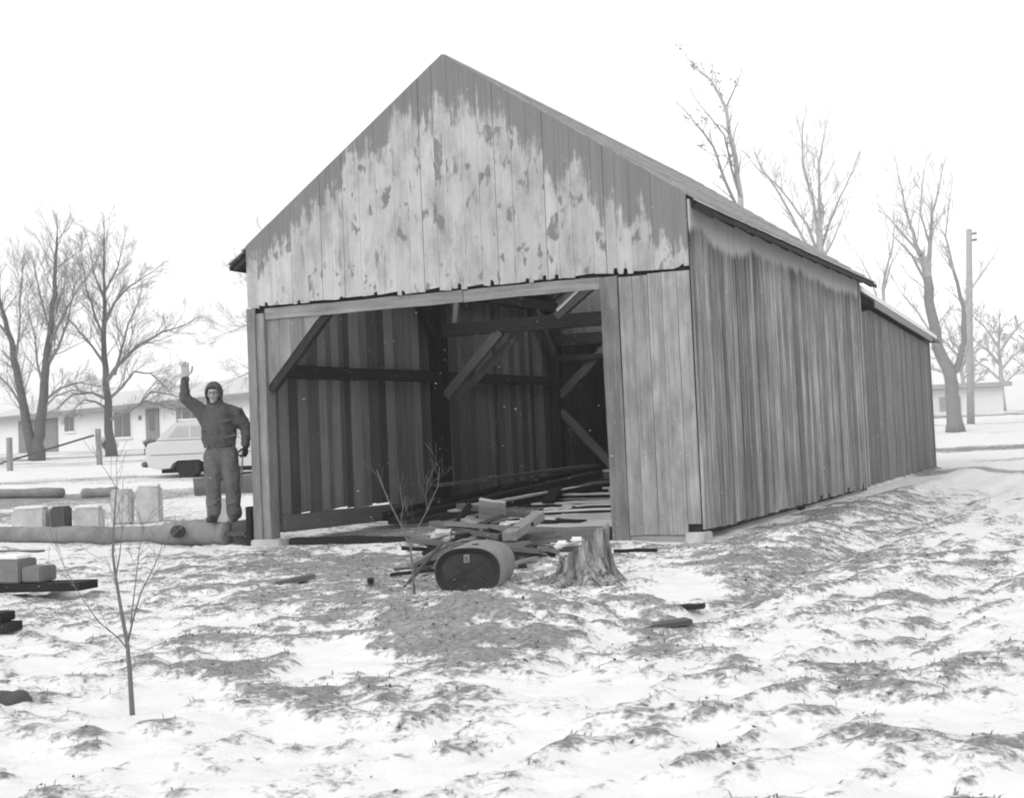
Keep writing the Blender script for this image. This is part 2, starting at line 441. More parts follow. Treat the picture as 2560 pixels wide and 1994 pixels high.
def tube(V, F, pts, rad, n=6, cap=True):
    base = len(V); prev = None
    pts = [Vector(p) for p in pts]
    for i, p in enumerate(pts):
        tdir = (pts[min(i + 1, len(pts) - 1)] - pts[max(i - 1, 0)])
        if tdir.length < 1e-7: tdir = Vector((0, 0, 1))
        tdir.normalize()
        if prev is None:
            a = Vector((1, 0, 0)) if abs(tdir.x) < 0.8 else Vector((0, 1, 0))
            u = tdir.cross(a).normalized()
        else:
            u = (prev - tdir * prev.dot(tdir))
            if u.length < 1e-6: u = tdir.orthogonal()
            u.normalize()
        prev = u; w = tdir.cross(u)
        for k in range(n):
            an = 2 * math.pi * k / n
            V.append(p + (u * math.cos(an) + w * math.sin(an)) * rad[i])
    for i in range(len(pts) - 1):
        a = base + i * n
        for k in range(n):
            F.append((a + k, a + (k + 1) % n, a + n + (k + 1) % n, a + n + k))
    if cap:
        F.append(tuple(base + k for k in reversed(range(n))))
        e = base + (len(pts) - 1) * n
        F.append(tuple(e + k for k in range(n)))

def disp_mesh(me, amp, freq, seed):
    """roughen a mesh with cheap noise along its normals"""
    n = len(me.vertices)
    co = np.empty(n * 3); me.vertices.foreach_get('co', co); co = co.reshape(-1, 3)
    no = np.empty(n * 3); me.vertices.foreach_get('normal', no); no = no.reshape(-1, 3)
    q = fbm(co[:, 0] * freq + co[:, 2] * freq * 0.7 + 50, co[:, 1] * freq - co[:, 2] * freq * 0.6 + 50, seed, 3) - 0.5
    co = co + no * (q * 2 * amp)[:, None]
    me.vertices.foreach_set('co', co.ravel()); me.update()

def stone(name, size, mat, seed, parent=None, mw=None, amp=0.01, cuts=3, bev=0.02):
    bm = bmesh.new(); bmesh.ops.create_cube(bm, size=1.0)
    for v in bm.verts: v.co = Vector((v.co.x * size[0], v.co.y * size[1], (v.co.z + 0.5) * size[2]))
    bmesh.ops.bevel(bm, geom=bm.edges[:], offset=bev, segments=2, affect='EDGES')
    bmesh.ops.subdivide_edges(bm, edges=bm.edges[:], cuts=cuts, use_grid_fill=True)
    me = bpy.data.meshes.new(name); bm.to_mesh(me); bm.free(); me.update()
    disp_mesh(me, amp, 9, seed)
    return obj(name, me, mat, parent, mw)

def T(x, y, z, rz=0.0, rx=0.0, ry=0.0):
    return Matrix.Translation((x, y, z)) @ Matrix.Rotation(rz, 4, 'Z') @ Matrix.Rotation(rx, 4, 'X') @ Matrix.Rotation(ry, 4, 'Y')

# ------------------------------------------------------------------ ground
def axis(lo, hi, step, far, grow, mid=None):
    a = list(np.arange(lo, hi, step))
    s = step; x = a[-1]
    while x < far:
        s = min(s * grow, 30); x += s; a.append(x)
    s = step; x = a[0]; b = []
    while x > -far:
        s = min(s * grow, 30); x -= s; b.append(x)
    return np.array(b[::-1] + a)

def build_ground():
    xs = axis(2.5, 11.0, 0.035, 500, 1.035)
    ys = axis(-10.5, -1.0, 0.035, 500, 1.022)
    nx, ny = len(xs), len(ys)
    gx, gy = np.meshgrid(xs, ys)
    c = coverage(gx, gy); z = height(gx, gy, c)
    co = np.stack([gx.ravel(), gy.ravel(), z.ravel()], 1)
    idx = np.arange(nx * ny).reshape(ny, nx)
    q = np.stack([idx[:-1, :-1], idx[:-1, 1:], idx[1:, 1:], idx[1:, :-1]], -1).reshape(-1, 4)
    me = bpy.data.meshes.new('ground')
    me.vertices.add(len(co)); me.vertices.foreach_set('co', co.ravel())
    me.loops.add(len(q) * 4); me.loops.foreach_set('vertex_index', q.ravel().astype(np.int32))
    me.polygons.add(len(q)); me.polygons.foreach_set('loop_start', np.arange(0, len(q) * 4, 4, dtype=np.int32))
    me.polygons.foreach_set('loop_total', np.full(len(q), 4, dtype=np.int32))
    me.polygons.foreach_set('use_smooth', np.ones(len(q), dtype=bool))
    me.update(calc_edges=True)
    a = me.attributes.new('snow', 'FLOAT', 'POINT'); a.data.foreach_set('value', c.ravel().astype(np.float32))
    o = obj('ground', me, 'ground')
    tag(o, 'lumpy field of thin snow with dead grass showing through', None, None, 'structure')
    print('ground', nx, ny)
build_ground()

# ------------------------------------------------------------------ barn
W, H, RISE, L = 5.78, 3.70, 1.98, 9.40
barn = thing('barn', 'old gabled timber barn with a wide open front and weathered board walls', 'barn')
def roofz(x): return H + RISE * (1 - abs(x - W / 2) / (W / 2))

def vboard(name, mat, pts, plane, off, thick, rnd=R):
    """an upright board cut from an outline: pts are (along, z) corners; plane 'x' faces along x, 'y' faces along y.
    Local x runs up the board."""
    n = len(pts)
    a0 = sum(p[0] for p in pts) / n; z0 = min(p[1] for p in pts)
    V = []
    for s in (0, thick):
        for (a, z) in pts: V.append((z - z0, a - a0, s))
    F = [tuple(range(n)), tuple(reversed(range(n, 2 * n)))] + [(i, i + n, (i + 1) % n + n, (i + 1) % n) for i in range(n)]
    F = [tuple(reversed(f)) for f in F]
    if plane == 'y':   # board in the xz plane: local x->z, local y->x, local z->y
        m = Matrix(((0, 1, 0, a0), (0, 0, 1, off), (1, 0, 0, z0), (0, 0, 0, 1)))
    else:              # board in the yz plane: local x->z, local y->-y.., local z->x
        m = Matrix(((0, 0, 1, off), (0, 1, 0, a0), (1, 0, 0, z0), (0, 0, 0, 1)))
    me = mesh(name, V, F)
    bm = bmesh.new(); bm.from_mesh(me); bmesh.ops.recalc_face_normals(bm, faces=bm.faces[:]); bm.to_mesh(me); bm.free()
    return obj(name, me, mat, barn, m)

# gable boards above the doorway
x = 0.0; k = 0
while x < W - 0.02:
    w = R.choice([0.13, 0.15, 0.17, 0.19, 0.21, 0.24])
    x1 = min(W, x + w)
    if W - x1 < 0.1: x1 = W
    g = R.choice([0.002, 0.002, 0.003, 0.007])
    b0 = 2.950 + R.uniform(-0.015, 0.015); b1 = b0 + R.uniform(-0.02, 0.02)
    if x > 4.7: b0 -= 0.012; b1 -= 0.008
    pts = [(x, b0)]
    if R.random() < 0.5:
        xa = x + (x1 - x) * R.uniform(0.2, 0.7); pts += [(xa, b0 + R.uniform(-.02, .01)), (xa + 0.01, b0 + R.uniform(0.02, 0.06)), (min(xa + 0.05, x1 - g - 0.01), b0 + R.uniform(0.02, 0.06)), (min(xa + 0.055, x1 - g - 0.005), b1)]
    pts += [(x1 - g, b1)]
    top = [(x1 - g, roofz(x1 - g) + 0.03)]
    if x < W / 2 < x1 - g: top.append((W / 2, roofz(W / 2) + 0.03))
    top.append((x, roofz(x) + 0.03))
    vboard('gable_board', 'gable', pts + top, 'y', -0.05 - R.uniform(0, 0.003), 0.024)
    x = x1; k += 1

# header plank below the gable, corner post, brace and the short boards above the brace
plank('header_plank', (0.235, -0.008, 2.850), (3.02, -0.008, 2.850), 0.140, 0.03, 'header', barn, (0, 0, 1), 0.004, 6)
plank('header_plank', (3.03, -0.008, 2.848), (4.735, -0.010, 2.855), 0.135, 0.03, 'header', barn, (0, 0, 1), 0.004, 5)
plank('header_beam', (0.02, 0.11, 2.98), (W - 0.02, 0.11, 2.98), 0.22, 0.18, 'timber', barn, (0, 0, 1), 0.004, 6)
plank('post', (0.12, 0.045, -0.06), (0.12, 0.045, 2.86), 0.235, 0.19, 'post', barn, (1, 0, 0), 0.004, 6)
plank('corner_board', (0.06, -0.064, 0.0), (0.055, -0.064, 2.93), 0.125, 0.022, 'post', barn, (1, 0, 0), 0.003, 6)
xs_ = [0.24, 0.42, 0.60, 0.80, 0.97, 1.11]
for a, b in zip(xs_[:-1], xs_[1:]):
    za = 1.99 + (a - 0.27) * 1.03; zb = 1.99 + (b - 0.004 - 0.27) * 1.03
    vboard('short_board', 'post', [(a, za), (b - 0.004, zb), (b - 0.004, 2.80), (a, 2.80)], 'y', 0.0, 0.024)
plank('door_brace', (0.25, 0.06, 1.90), (1.16, 0.06, 2.84), 0.10, 0.09, 'timber', barn, (0, 0, 1), 0.003)
# right jamb: dark post, five pale boards and the bottom plank
plank('post', (4.85, 0.075, -0.06), (4.84, 0.075, 2.90), 0.20, 0.20, 'jamb', barn, (1, 0, 0), 0.004, 6)
plank('jamb_board', (4.855, -0.045, 0.0), (4.845, -0.045, 2.91), 0.20, 0.022, 'jamb', barn, (1, 0, 0), 0.004, 6)
xx = [4.962, 5.12, 5.30, 5.455, 5.63, 5.775]
for i, (a, b) in enumerate(zip(xx[:-1], xx[1:])):
    z0 = 0.075 + R.uniform(-0.006, 0.006)
    if i == 4: z0 = 0.19
    z1 = 2.90 + R.uniform(-0.012, 0.006)
    vboard('front_board', 'front', [(a, z0), (b - 0.005, z0 + R.uniform(-.005, .005)), (b - 0.005, z1), (a, z1)], 'y', -0.052 - 0.003 * (i % 2), 0.024)
plank('bottom_plank', (4.93, -0.005, 0.0), (5.62, -0.005, 0.0), 0.16, 0.05, 'front', barn, (0, 0, 1), 0.005)
plank('door_sill', (0.48, 0.06, -0.02), (2.95, 0.03, -0.01), 0.18, 0.16, 'black_wood', barn, (0, 0, 1), 0.008, 6)
plank('door_sill', (2.98, 0.02, 0.05), (4.72, 0.03, 0.05), 0.22, 0.16, 'scrap', barn, (0, 0, 1), 0.008, 6)
bbox('foundation_block', (0.0, -0.16, -0.12), (0.44, 0.12, 0.055), 'concrete', barn, 0.015)
bbox('foundation_block', (5.60, -0.10, -0.12), (5.83, 0.16, 0.10), 'concrete', barn, 0.015)

# right side wall
y = -0.025; i = 0
while y < L - 0.03:
    w = R.choice([0.10, 0.12, 0.14, 0.16, 0.19, 0.22]); y1 = min(L, y + w)
    if L - y1 < 0.1: y1 = L
    g = R.choice([0.002, 0.002, 0.003, 0.006])
    z0 = 0.115 - 0.006 * y + R.uniform(-0.012, 0.012); z1 = z0 + R.uniform(-0.006, 0.006)
    if R.random() < 0.06: z0 += 0.07; z1 += 0.07
    vboard('side_board', 'side', [(y, z0), (y1 - g, z1), (y1 - g, 3.67), (y, 3.67)], 'x', W - R.choice([0, 0, 0.002, 0.005]), 0.024)
    y = y1; i += 1
plank('corner_board', (W + 0.036, L - 0.055, 0.06), (W + 0.036, L - 0.055, 3.6), 0.11, 0.02, 'front', barn, (0, 1, 0), 0.003, 5)
plank('sill_beam', (W - 0.16, 0.2, 0.16), (W - 0.16, L, 0.12), 0.2, 0.2, 'timber', barn, (0, 0, 1), 0.004)
plank('post', (W - 0.12, 0.1, -0.06), (W - 0.12, 0.1, 3.5), 0.2, 0.2, 'timber', barn, (1, 0, 0), 0.003)
plank('post', (W - 0.12, 4.7, 0), (W - 0.12, 4.7, 3.5), 0.2, 0.2, 'timber', barn, (1, 0, 0), 0.003)
plank('post', (W - 0.12, 9.28, 0), (W - 0.12, 9.28, 3.5), 0.2, 0.2, 'timber', barn, (1, 0, 0), 0.003)
plank('wall_plate', (W - 0.12, 0.0, 3.55), (W - 0.12, L, 3.55), 0.18, 0.16, 'timber', barn, (0, 0, 1), 0.003)
plank('girt', (W - 0.09, 0.2, 2.15), (W - 0.09, L - .1, 2.15), 0.13, 0.10, 'timber', barn, (0, 0, 1), 0.003)

# left side wall, seen from inside
y = 0.02; i = 0
while y < L - 0.03:
    w = R.choice([0.13, 0.16, 0.19, 0.22, 0.26]); y1 = min(L, y + w)
    g = R.choice([0.002, 0.003, 0.004])
    z0 = (0.30 if y < 3.2 else 0.18) + R.uniform(-0.02, 0.02)
    mt = 'inner_pale' if i in (7, 12) or R.random() < 0.07 else 'inner'
    vboard('left_board', mt, [(y, z0), (y1 - g, z0 + R.uniform(-.01, .01)), (y1 - g, 3.67), (y, 3.67)], 'x', 0.0 + R.choice([0, 0.006]), 0.024)
    y = y1; i += 1
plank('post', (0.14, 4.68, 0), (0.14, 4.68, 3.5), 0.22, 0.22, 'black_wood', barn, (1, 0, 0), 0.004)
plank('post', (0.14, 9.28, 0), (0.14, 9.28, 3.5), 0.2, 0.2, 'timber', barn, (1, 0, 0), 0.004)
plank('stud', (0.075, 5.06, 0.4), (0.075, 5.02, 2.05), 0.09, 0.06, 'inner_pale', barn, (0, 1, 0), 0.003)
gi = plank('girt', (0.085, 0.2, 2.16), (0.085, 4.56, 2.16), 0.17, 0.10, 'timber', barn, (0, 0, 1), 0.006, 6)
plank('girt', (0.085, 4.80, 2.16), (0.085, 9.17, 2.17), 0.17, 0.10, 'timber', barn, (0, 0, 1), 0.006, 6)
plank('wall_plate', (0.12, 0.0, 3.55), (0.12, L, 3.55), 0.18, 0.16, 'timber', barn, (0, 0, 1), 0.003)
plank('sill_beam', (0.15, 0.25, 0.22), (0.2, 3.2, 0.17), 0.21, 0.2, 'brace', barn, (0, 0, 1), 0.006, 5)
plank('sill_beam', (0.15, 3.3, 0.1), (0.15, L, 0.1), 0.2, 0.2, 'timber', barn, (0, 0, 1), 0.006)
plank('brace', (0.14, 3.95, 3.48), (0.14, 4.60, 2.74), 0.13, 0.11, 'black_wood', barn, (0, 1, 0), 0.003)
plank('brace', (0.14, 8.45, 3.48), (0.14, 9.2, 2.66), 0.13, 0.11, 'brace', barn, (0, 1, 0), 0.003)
# middle frame
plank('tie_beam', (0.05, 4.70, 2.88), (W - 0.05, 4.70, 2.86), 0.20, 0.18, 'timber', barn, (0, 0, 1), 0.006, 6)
plank('brace', (0.26, 4.66, 1.85), (1.24, 4.66, 2.80), 0.14, 0.10, 'brace', barn, (0, 0, 1), 0.004)
plank('brace', (0.34, 4.84, 1.80), (1.52, 4.84, 2.80), 0.12, 0.05, 'brace', barn, (0, 0, 1), 0.004)
sb = plank('rafter_brace', (2.20, 4.66, 2.95), (3.75, 4.66, 4.05), 0.12, 0.10, 'brace', barn, (0, 0, 1), 0.004)
plank('snow_strip', (2.22, 4.655, 3.045), (2.92, 4.655, 3.54), 0.035, 0.11, 'snow', sb, (0, 0, 1), 0.006, 5)  # white strip along the top of the brace
plank('light_stud', (0.42, 4.74, 2.99), (0.50, 4.74, 3.55), 0.08, 0.05, 'inner_pale', barn, (1, 0, 0), 0.003)
# back frame, open into the lean-to
plank('tie_beam', (0.05, 9.30, 2.92), (W - 0.05, 9.30, 2.92), 0.22, 0.18, 'timber', barn, (0, 0, 1), 0.004)
plank('brace', (0.22, 9.28, 1.88), (1.25, 9.28, 2.80), 0.14, 0.10, 'brace', barn, (0, 0, 1), 0.003)
plank('brace', (0.22, 9.28, 1.60), (1.40, 9.28, 0.34), 0.13, 0.10, 'brace', barn, (0, 0, 1), 0.003)
plank('stub_beam', (0.24, 9.20, 2.58), (1.9, 9.20, 2.58), 0.10, 0.08, 'timber', barn, (0, 0, 1), 0.003)
# upper back gable boards
x = 0.0
while x < W - 0.02:
    w = R.choice([0.2, 0.24, 0.28]); x1 = min(W, x + w)
    if W - x1 < 0.1: x1 = W
    top = [(x1 - .004, roofz(x1) - 0.012)]
    if x < W / 2 < x1 - .004: top.append((W / 2, roofz(W / 2) - .012))
    top.append((x, roofz(x) - 0.012))
    vboard('back_board', 'inner', [(x, 3.0), (x1 - .004, 3.0)] + top, 'y', L - 0.01, 0.024)
    x = x1

# roof: rafters, purlin boards and shingle courses; courses left out of the unseen far slope let light in on the floor
sl = math.atan2(RISE, W / 2)
OH, FRONT, BACK = 0.30, 0.02, 0.20
for k in range(12):
    yy = 0.06 + k * (L - 0.12) / 11
    for s in (-1, 1):
        ex = W / 2 + s * (W / 2 + OH * 0.9)
        ez = roofz(W / 2) - RISE / (W / 2) * (W / 2 + OH * 0.9)
        plank('rafter', (ex, yy, ez - 0.035), (W / 2 + s * 0.02, yy, roofz(W / 2) - 0.05), 0.10, 0.05, 'timber', barn, (0, 0, 1), 0.0, 1)
slope_len = math.hypot(W / 2 + OH, RISE / (W / 2) * (W / 2 + OH))
def course(s, d0, d1, lift, mat, seed, yend=None):
    """one course of shingles on slope s from d0 to d1 metres below the ridge; ragged lower edge"""
    rr = random.Random(seed)
    ye = L + BACK if yend is None else yend
    n = 56 if yend is None else 8
    V, F = [], []
    ys = [(-FRONT) + (ye + FRONT) * i / n for i in range(n + 1)]
    for i, yv in enumerate(ys):
        jag = rr.uniform(-0.025, 0.03) + 0.012 * math.sin(yv * 1.1 + s)
        for (d, z) in ((d0 - 0.02, 0.004), (d1 + jag, lift), (d1 + jag, lift - 0.022), (d0 - 0.02, -0.012)):
            V.append((W / 2 + s * d * math.cos(sl), yv, roofz(W / 2) + 0.02 - d * math.sin(sl) + z))
    for i in range(n):
        a = 4 * i
        for k in range(4):
            f = (a + k, a + (k + 1) % 4, a + 4 + (k + 1) % 4, a + 4 + k)
            F.append(f)
    F.append((0, 1, 2, 3)); F.append(tuple(4 * n + k for k in (3, 2, 1, 0)))
    me = mesh('shingle_course', V, F)
    bm = bmesh.new(); bm.from_mesh(me); bmesh.ops.recalc_face_normals(bm, faces=bm.faces[:]); bm.to_mesh(me); bm.free()
    # store with local x along the barn so the grain follows
    m = Matrix(((0, 1, 0, 0), (1, 0, 0, 0), (0, 0, 1, 0), (0, 0, 0, 1)))
    me.transform(m); me.flip_normals()
    return obj('shingle_course', me, mat, barn, m.inverted())
NC = 15
GONE = (1, 2, 3, 4, 5, 6, 7, 8, 9, 10, 11, 12)  # left-slope courses left out to let daylight on to the barn floor
for s in (-1, 1):
    for k in range(NC):
        d0 = slope_len * k / NC; d1 = slope_len * (k + 1) / NC
        course(s, d0, d1 + 0.02, 0.032, 'shingle', 100 + k + 50 * s, 0.85 if (s == -1 and k in GONE) else None)
    for k in range(0, NC, 1):
        d = slope_len * (k + 0.5) / NC
        cx_ = W / 2 + s * d * math.cos(sl); cz_ = roofz(W / 2) - 0.012 - d * math.sin(sl)
        plank('roof_plank', (cx_, -FRONT + 0.02, cz_), (cx_, 0.83 if (s == -1 and k in GONE) else L + BACK - 0.02, cz_), slope_len / NC - 0.02, 0.02, 'timber', barn, (s * math.cos(sl), 0, -math.sin(sl)), 0.0, 1)
bm = bmesh.new()
# eave edge boards
for s in (-1, 1):
    ex = W / 2 + s * (slope_len * math.cos(sl) - 0.01); ez = roofz(W / 2) - slope_len * math.sin(sl) - 0.02
    plank('eave_board', (ex, -FRONT + 0.02, ez), (ex, L + BACK - 0.03, ez), 0.06, 0.022, 'timber', barn, (0, 0, 1), 0.003, 8)
bm.free()

# lean-to at the back
LL = 18.05
y = L + 0.06
def leanz(yv): return 3.40 - (yv - L) * 0.046
while y < LL - 0.05:
    w = R.choice([0.17, 0.2, 0.24, 0.28]); y1 = min(LL, y + w)
    z0 = 0.06 + R.uniform(-.01, .01)
    ya = max(0.0, 1.35 - (y - L)) * 0.15
    vboard('lean_board', 'lean', [(y, z0), (y1 - .004, z0), (y1 - .004, leanz(y1) - 0.16 - ya), (y, leanz(y) - 0.16 - ya)], 'x', W - 0.09 - R.choice([0, .006]), 0.022)
    y = y1
x = 0.0
while x < W - 0.05:
    x1 = min(W - 0.04, x + R.choice([0.22, 0.26, 0.3]))
    vboard('lean_back_board', 'inner', [(x, 0.05), (x1 - .003, 0.05), (x1 - .003, 2.9), (x, 2.9)], 'y', LL - 0.03, 0.022); x = x1
y = L
while y < LL - 0.05:
    y1 = min(LL - 0.04, y + R.choice([0.3, 0.35]))
    vboard('lean_back_board', 'inner', [(y, 0.05), (y1 - .003, 0.05), (y1 - .003, leanz(y1) - 0.1), (y, leanz(y) - 0.1)], 'x', 0.0, 0.022); y = y1
V, F = [], []
for (yv) in (L + 0.03, LL + 0.75):
    for xv in (-0.25, W + 0.06):
        V += [(xv, yv, leanz(yv) - 0.05), (xv, yv, leanz(yv))]
F = [(0, 1, 3, 2), (4, 6, 7, 5), (0, 4, 5, 1), (2, 3, 7, 6), (1, 5, 7, 3), (0, 2, 6, 4)]
lr = obj('lean_roof', mesh('lean_roof', V, F), 'timber', barn)
V2 = [(v[0] * 0.998 + 0.004, v[1], v[2] + (0.052 if i % 2 == 0 else 0.10)) for i, v in enumerate(V)]
V2 = [(v[0], min(v[1], LL + 0.5), v[2]) for v in V2]
obj('roof_snow', mesh('roof_snow', V2, F), 'snow', lr)
plank('rake_board', (W + 0.075, L + 1.15, leanz(L + 1.15) - 0.09), (W + 0.075, LL - 0.5, leanz(LL - 0.5) - 0.09), 0.12, 0.022, 'fascia', barn, (0, 0, 1), 0.003, 5)
plank('rake_board', (W + 0.075, LL - 0.48, leanz(LL - .48) - 0.06), (W + 0.075, LL + 0.74, leanz(LL + .74) - 0.06), 0.07, 0.022, 'jamb', barn, (0, 0, 1), 0.003, 3)

# ------------------------------------------------------------------ timbers on the barn floor (each one can be lifted away)
def snowcap(o, p0, p1, w, t, seed):
    rr = random.Random(seed)
    a = rr.uniform(0.02, 0.3); b = rr.uniform(0.55, 0.98)
    p0, p1 = Vector(p0), Vector(p1)
    q0 = p0.lerp(p1, a); q1 = p0.lerp(p1, b)
    dz = Vector((0, 0, t / 2 + 0.013))
    plank('snow', q0 + dz, q1 + dz, w * 0.85, 0.025, 'snow', o, (p1 - p0).cross(Vector((0, 0, 1))), 0.012, 7, rnd=rr)

FLOOR = [  # p0, p1, width, thickness, material, snow, label
 ((0.30, 2.55, 0.13), (1.35, 8.3, 0.55), .20, .12, 'black_wood', 0, 'long black timber lying along the inner left wall, sloping up to the rear'),
 ((0.62, 2.30, 0.10), (1.85, 6.9, 0.50), .22, .10, 'timber', 0, 'long dark plank on top of the timbers by the inner left wall'),
 ((0.85, 2.20, 0.05), (2.15, 5.3, 0.33), .24, .08, 'timber', 1, 'broad dark plank slanting across the barn floor beside the left timbers'),
 ((0.45, 3.9, 0.50), (1.55, 7.2, 0.62), .16, .05, 'brace', 0, 'grey board lying on top of the dark timbers inside the barn'),
 ((1.25, 3.1, 0.16), (2.5, 6.1, 0.36), .20, .08, 'black_wood', 1, 'black plank slanting across the middle of the barn floor'),
 ((1.95, 4.95, 0.36), (2.32, 3.72, 0.24), .16, .06, 'black_wood', 0, 'short black board lying crosswise over the snowy planks in the barn'),
 ((1.50, 7.6, 0.46), (2.85, 7.7, 0.46), .40, .10, 'brace', 1, 'snow-topped broad slab raised at the rear of the barn floor'),
]
for n, (p0, p1, w, t, mt, sn, lab) in enumerate(FLOOR):
    o = plank('floor_timber', p0, p1, w, t, mt, None, (Vector(p1) - Vector(p0)).cross(Vector((0, 0, 1))), 0.008, 5)
    tag(o, lab, 'timber')
    if sn: snowcap(o, p0, p1, w, t, 400 + n)
yy = 0.35
ORD = 'first second third fourth fifth sixth seventh eighth ninth tenth eleventh twelfth thirteenth fourteenth fifteenth'.split()
for n in range(15):
    xa = 1.3 + R.uniform(0, 0.9) + (0.9 if yy < 1.3 else 0); xb = 4.6 + R.uniform(-0.7, 0.5)
    if R.random() < 0.6: xa += R.uniform(0, 1.6); xb = xa + R.uniform(0.5, 1.6)
    ang = R.uniform(-0.22, 0.26)
    p0 = Vector((xa, yy, hz(xa, yy) + R.uniform(.0, .02))); p1 = Vector((xb, yy + (xb - xa) * ang, hz(xb, yy + (xb - xa) * ang) + R.uniform(.0, .03)))
    w, t = R.uniform(0.12, 0.26), R.uniform(0.03, 0.06)
    o = plank('floor_plank', p0, p1, w, t, 'black_wood', None, (p1 - p0).cross(Vector((0, 0, 1))), 0.010, 5)
    tag(o, ORD[n] + ' dark crosswise plank on the snowy barn floor, counting back from the doorway', 'plank', 'crosswise planks on the barn floor')
    if R.random() < 0.8: snowcap(o, p0, p1, w, t, 440 + n)
    yy += R.uniform(0.30, 0.62)

# ------------------------------------------------------------------ scrap heap behind the tank
def scrap(p0, p1, w, t, mat, label, side=None, group=None, rough=0.006, name='scrap_board', cat='board'):
    p0, p1 = Vector(p0), Vector(p1)
    s = Vector(side) if side else (p1 - p0).cross(Vector((0, 0, 1)))
    o = plank(name, p0, p1, w, t, mat, None, s, rough, 4)
    return tag(o, label, cat, group)
scrap((3.61, -2.55, .25), (5.02, -2.58, .15), .06, .04, 'scrap', 'long thin lath lying across the heap just above the oval tank', cat='lath')
scrap((2.92, -1.44, .30), (3.80, -1.46, .36), .05, .035, 'scrap', 'thin lath sticking out to the left from the top of the scrap heap', cat='lath')
scrap((3.51, -1.82, .36), (4.39, -2.07, .24), .13, .05, 'scrap', 'grey board sloping down to the right across the front of the scrap heap')
scrap((3.98, -1.72, .50), (4.24, -1.66, .45), .24, .04, 'scrap_pale', 'pale square board end standing at the top of the scrap heap', (0.1, -0.45, .7))
scrap((4.55, -2.25, .26), (4.43, -1.25, .38), .13, .085, 'scrap_pale', 'thick pale timber pointing back into the barn on the scrap heap', name='scrap_timber', cat='timber')
scrap((3.55, -1.34, .50), (4.30, -1.2, .38), .20, .05, 'scrap', 'grey board behind the pale board end on the scrap heap')
scrap((3.97, -3.14, .07), (4.07, -2.62, .20), .05, .03, 'scrap', 'short stick leaning on the left side of the scrap heap', cat='stick', name='stick')
scrap((4.55, -4.28, .02), (4.12, -2.80, .24), .025, .025, 'scrap', 'long thin rod leaning from the snow on to the scrap heap', cat='rod', name='rod')
scrap((3.95, -3.45, .03), (4.36, -3.30, .06), .06, .03, 'black_wood', 'black stick lying in the snow left of the oval tank', cat='stick', name='stick')
scrap((3.70, -1.76, .30), (3.84, -1.64, .54), .07, .06, 'black_wood', 'dark stub of timber leaning up at the left of the scrap heap', cat='timber', name='scrap_timber')
scrap((3.90, -2.28, .16), (4.72, -2.15, .18), .12, .05, 'scrap', 'lowest grey board along the front of the scrap heap')
scrap((4.80, -2.25, .16), (4.82, -2.85, .05), .10, .05, 'black_wood', 'dark board sloping down between scrap heap and stump')
rr = random.Random(21)
TONE = {'scrap': 'grey', 'black_wood': 'black', 'brace': 'grey', 'scrap_pale': 'pale'}
SEEN = {}
def where(c, cx0, cy0, base):
    a_ = (c.x - cx0) * rt.x + (c.y - cy0) * rt.y; b_ = -(c.x - cx0) * rt.y + (c.y - cy0) * rt.x
    side_ = 'left' if a_ < -.15 else 'right' if a_ > .15 else 'middle'
    return side_, ('back' if b_ > .12 else 'front' if b_ < -.12 else 'centre')
for n in range(46):
    cx_, cy_ = rr.gauss(4.15, .32), rr.gauss(-1.9, .34)
    hh = max(0.03, 0.44 - 0.55 * math.hypot((cx_ - 4.12) / 1.0, (cy_ + 1.85) / .9)) * rr.uniform(.35, 1.0)
    a = rr.uniform(-0.7, 0.9); ln = rr.uniform(.3, .95); dz = rr.uniform(-.13, .13)
    d = Vector((math.cos(a), math.sin(a), 0)) * ln / 2
    c = Vector((cx_, cy_, hh + 0.02))
    p0 = c - d - Vector((0, 0, dz)); p1 = c + d + Vector((0, 0, dz))
    p0.z = max(p0.z, .03); p1.z = max(p1.z, .03)
    mt = rr.choice(['scrap', 'scrap', 'black_wood', 'black_wood', 'scrap_pale']); wd = rr.uniform(.03, .13)
    sd_, fb_ = where(c, 4.15, -1.9, '')
    lab = '%s %s %s board %s in the %s %s of the scrap heap' % ('long' if ln > .65 else 'short', 'narrow' if wd < .08 else 'broad', TONE[mt], 'high up' if hh > .2 else 'low down', sd_, fb_)
    scrap(p0, p1, wd, rr.uniform(.02, .05), mt, lab, None, 'broken boards of the scrap heap')
for n in range(22):
    cx_, cy_ = rr.uniform(3.9, 5.1), rr.uniform(-3.1, -2.3)
    a = rr.uniform(0, 3.1); d = Vector((math.cos(a), math.sin(a), 0)) * rr.uniform(.12, .3)
    c = Vector((cx_, cy_, hz(cx_, cy_) + 0.03))
    mt = rr.choice(['scrap', 'black_wood', 'scrap_pale']); sd_, fb_ = where(c, 4.5, -2.7, '')
    scrap(c - d, c + d + Vector((0, 0, rr.uniform(0, .08))), rr.uniform(.03, .08), .025, mt, '%s %s splinter in the snow between heap and tank, %s %s' % ('long' if d.length > .2 else 'short', TONE[mt], sd_, fb_), None, 'splinters between heap and tank', name='splinter', cat='splinter')
st = stone('flat_stone', (.24, .2, .12), 'concrete', 5, None, T(3.74, -2.05, .19, .3, .3), .02, 3, .04)
tag(st, 'pale rounded stone resting at the left end of the scrap heap', 'stone')

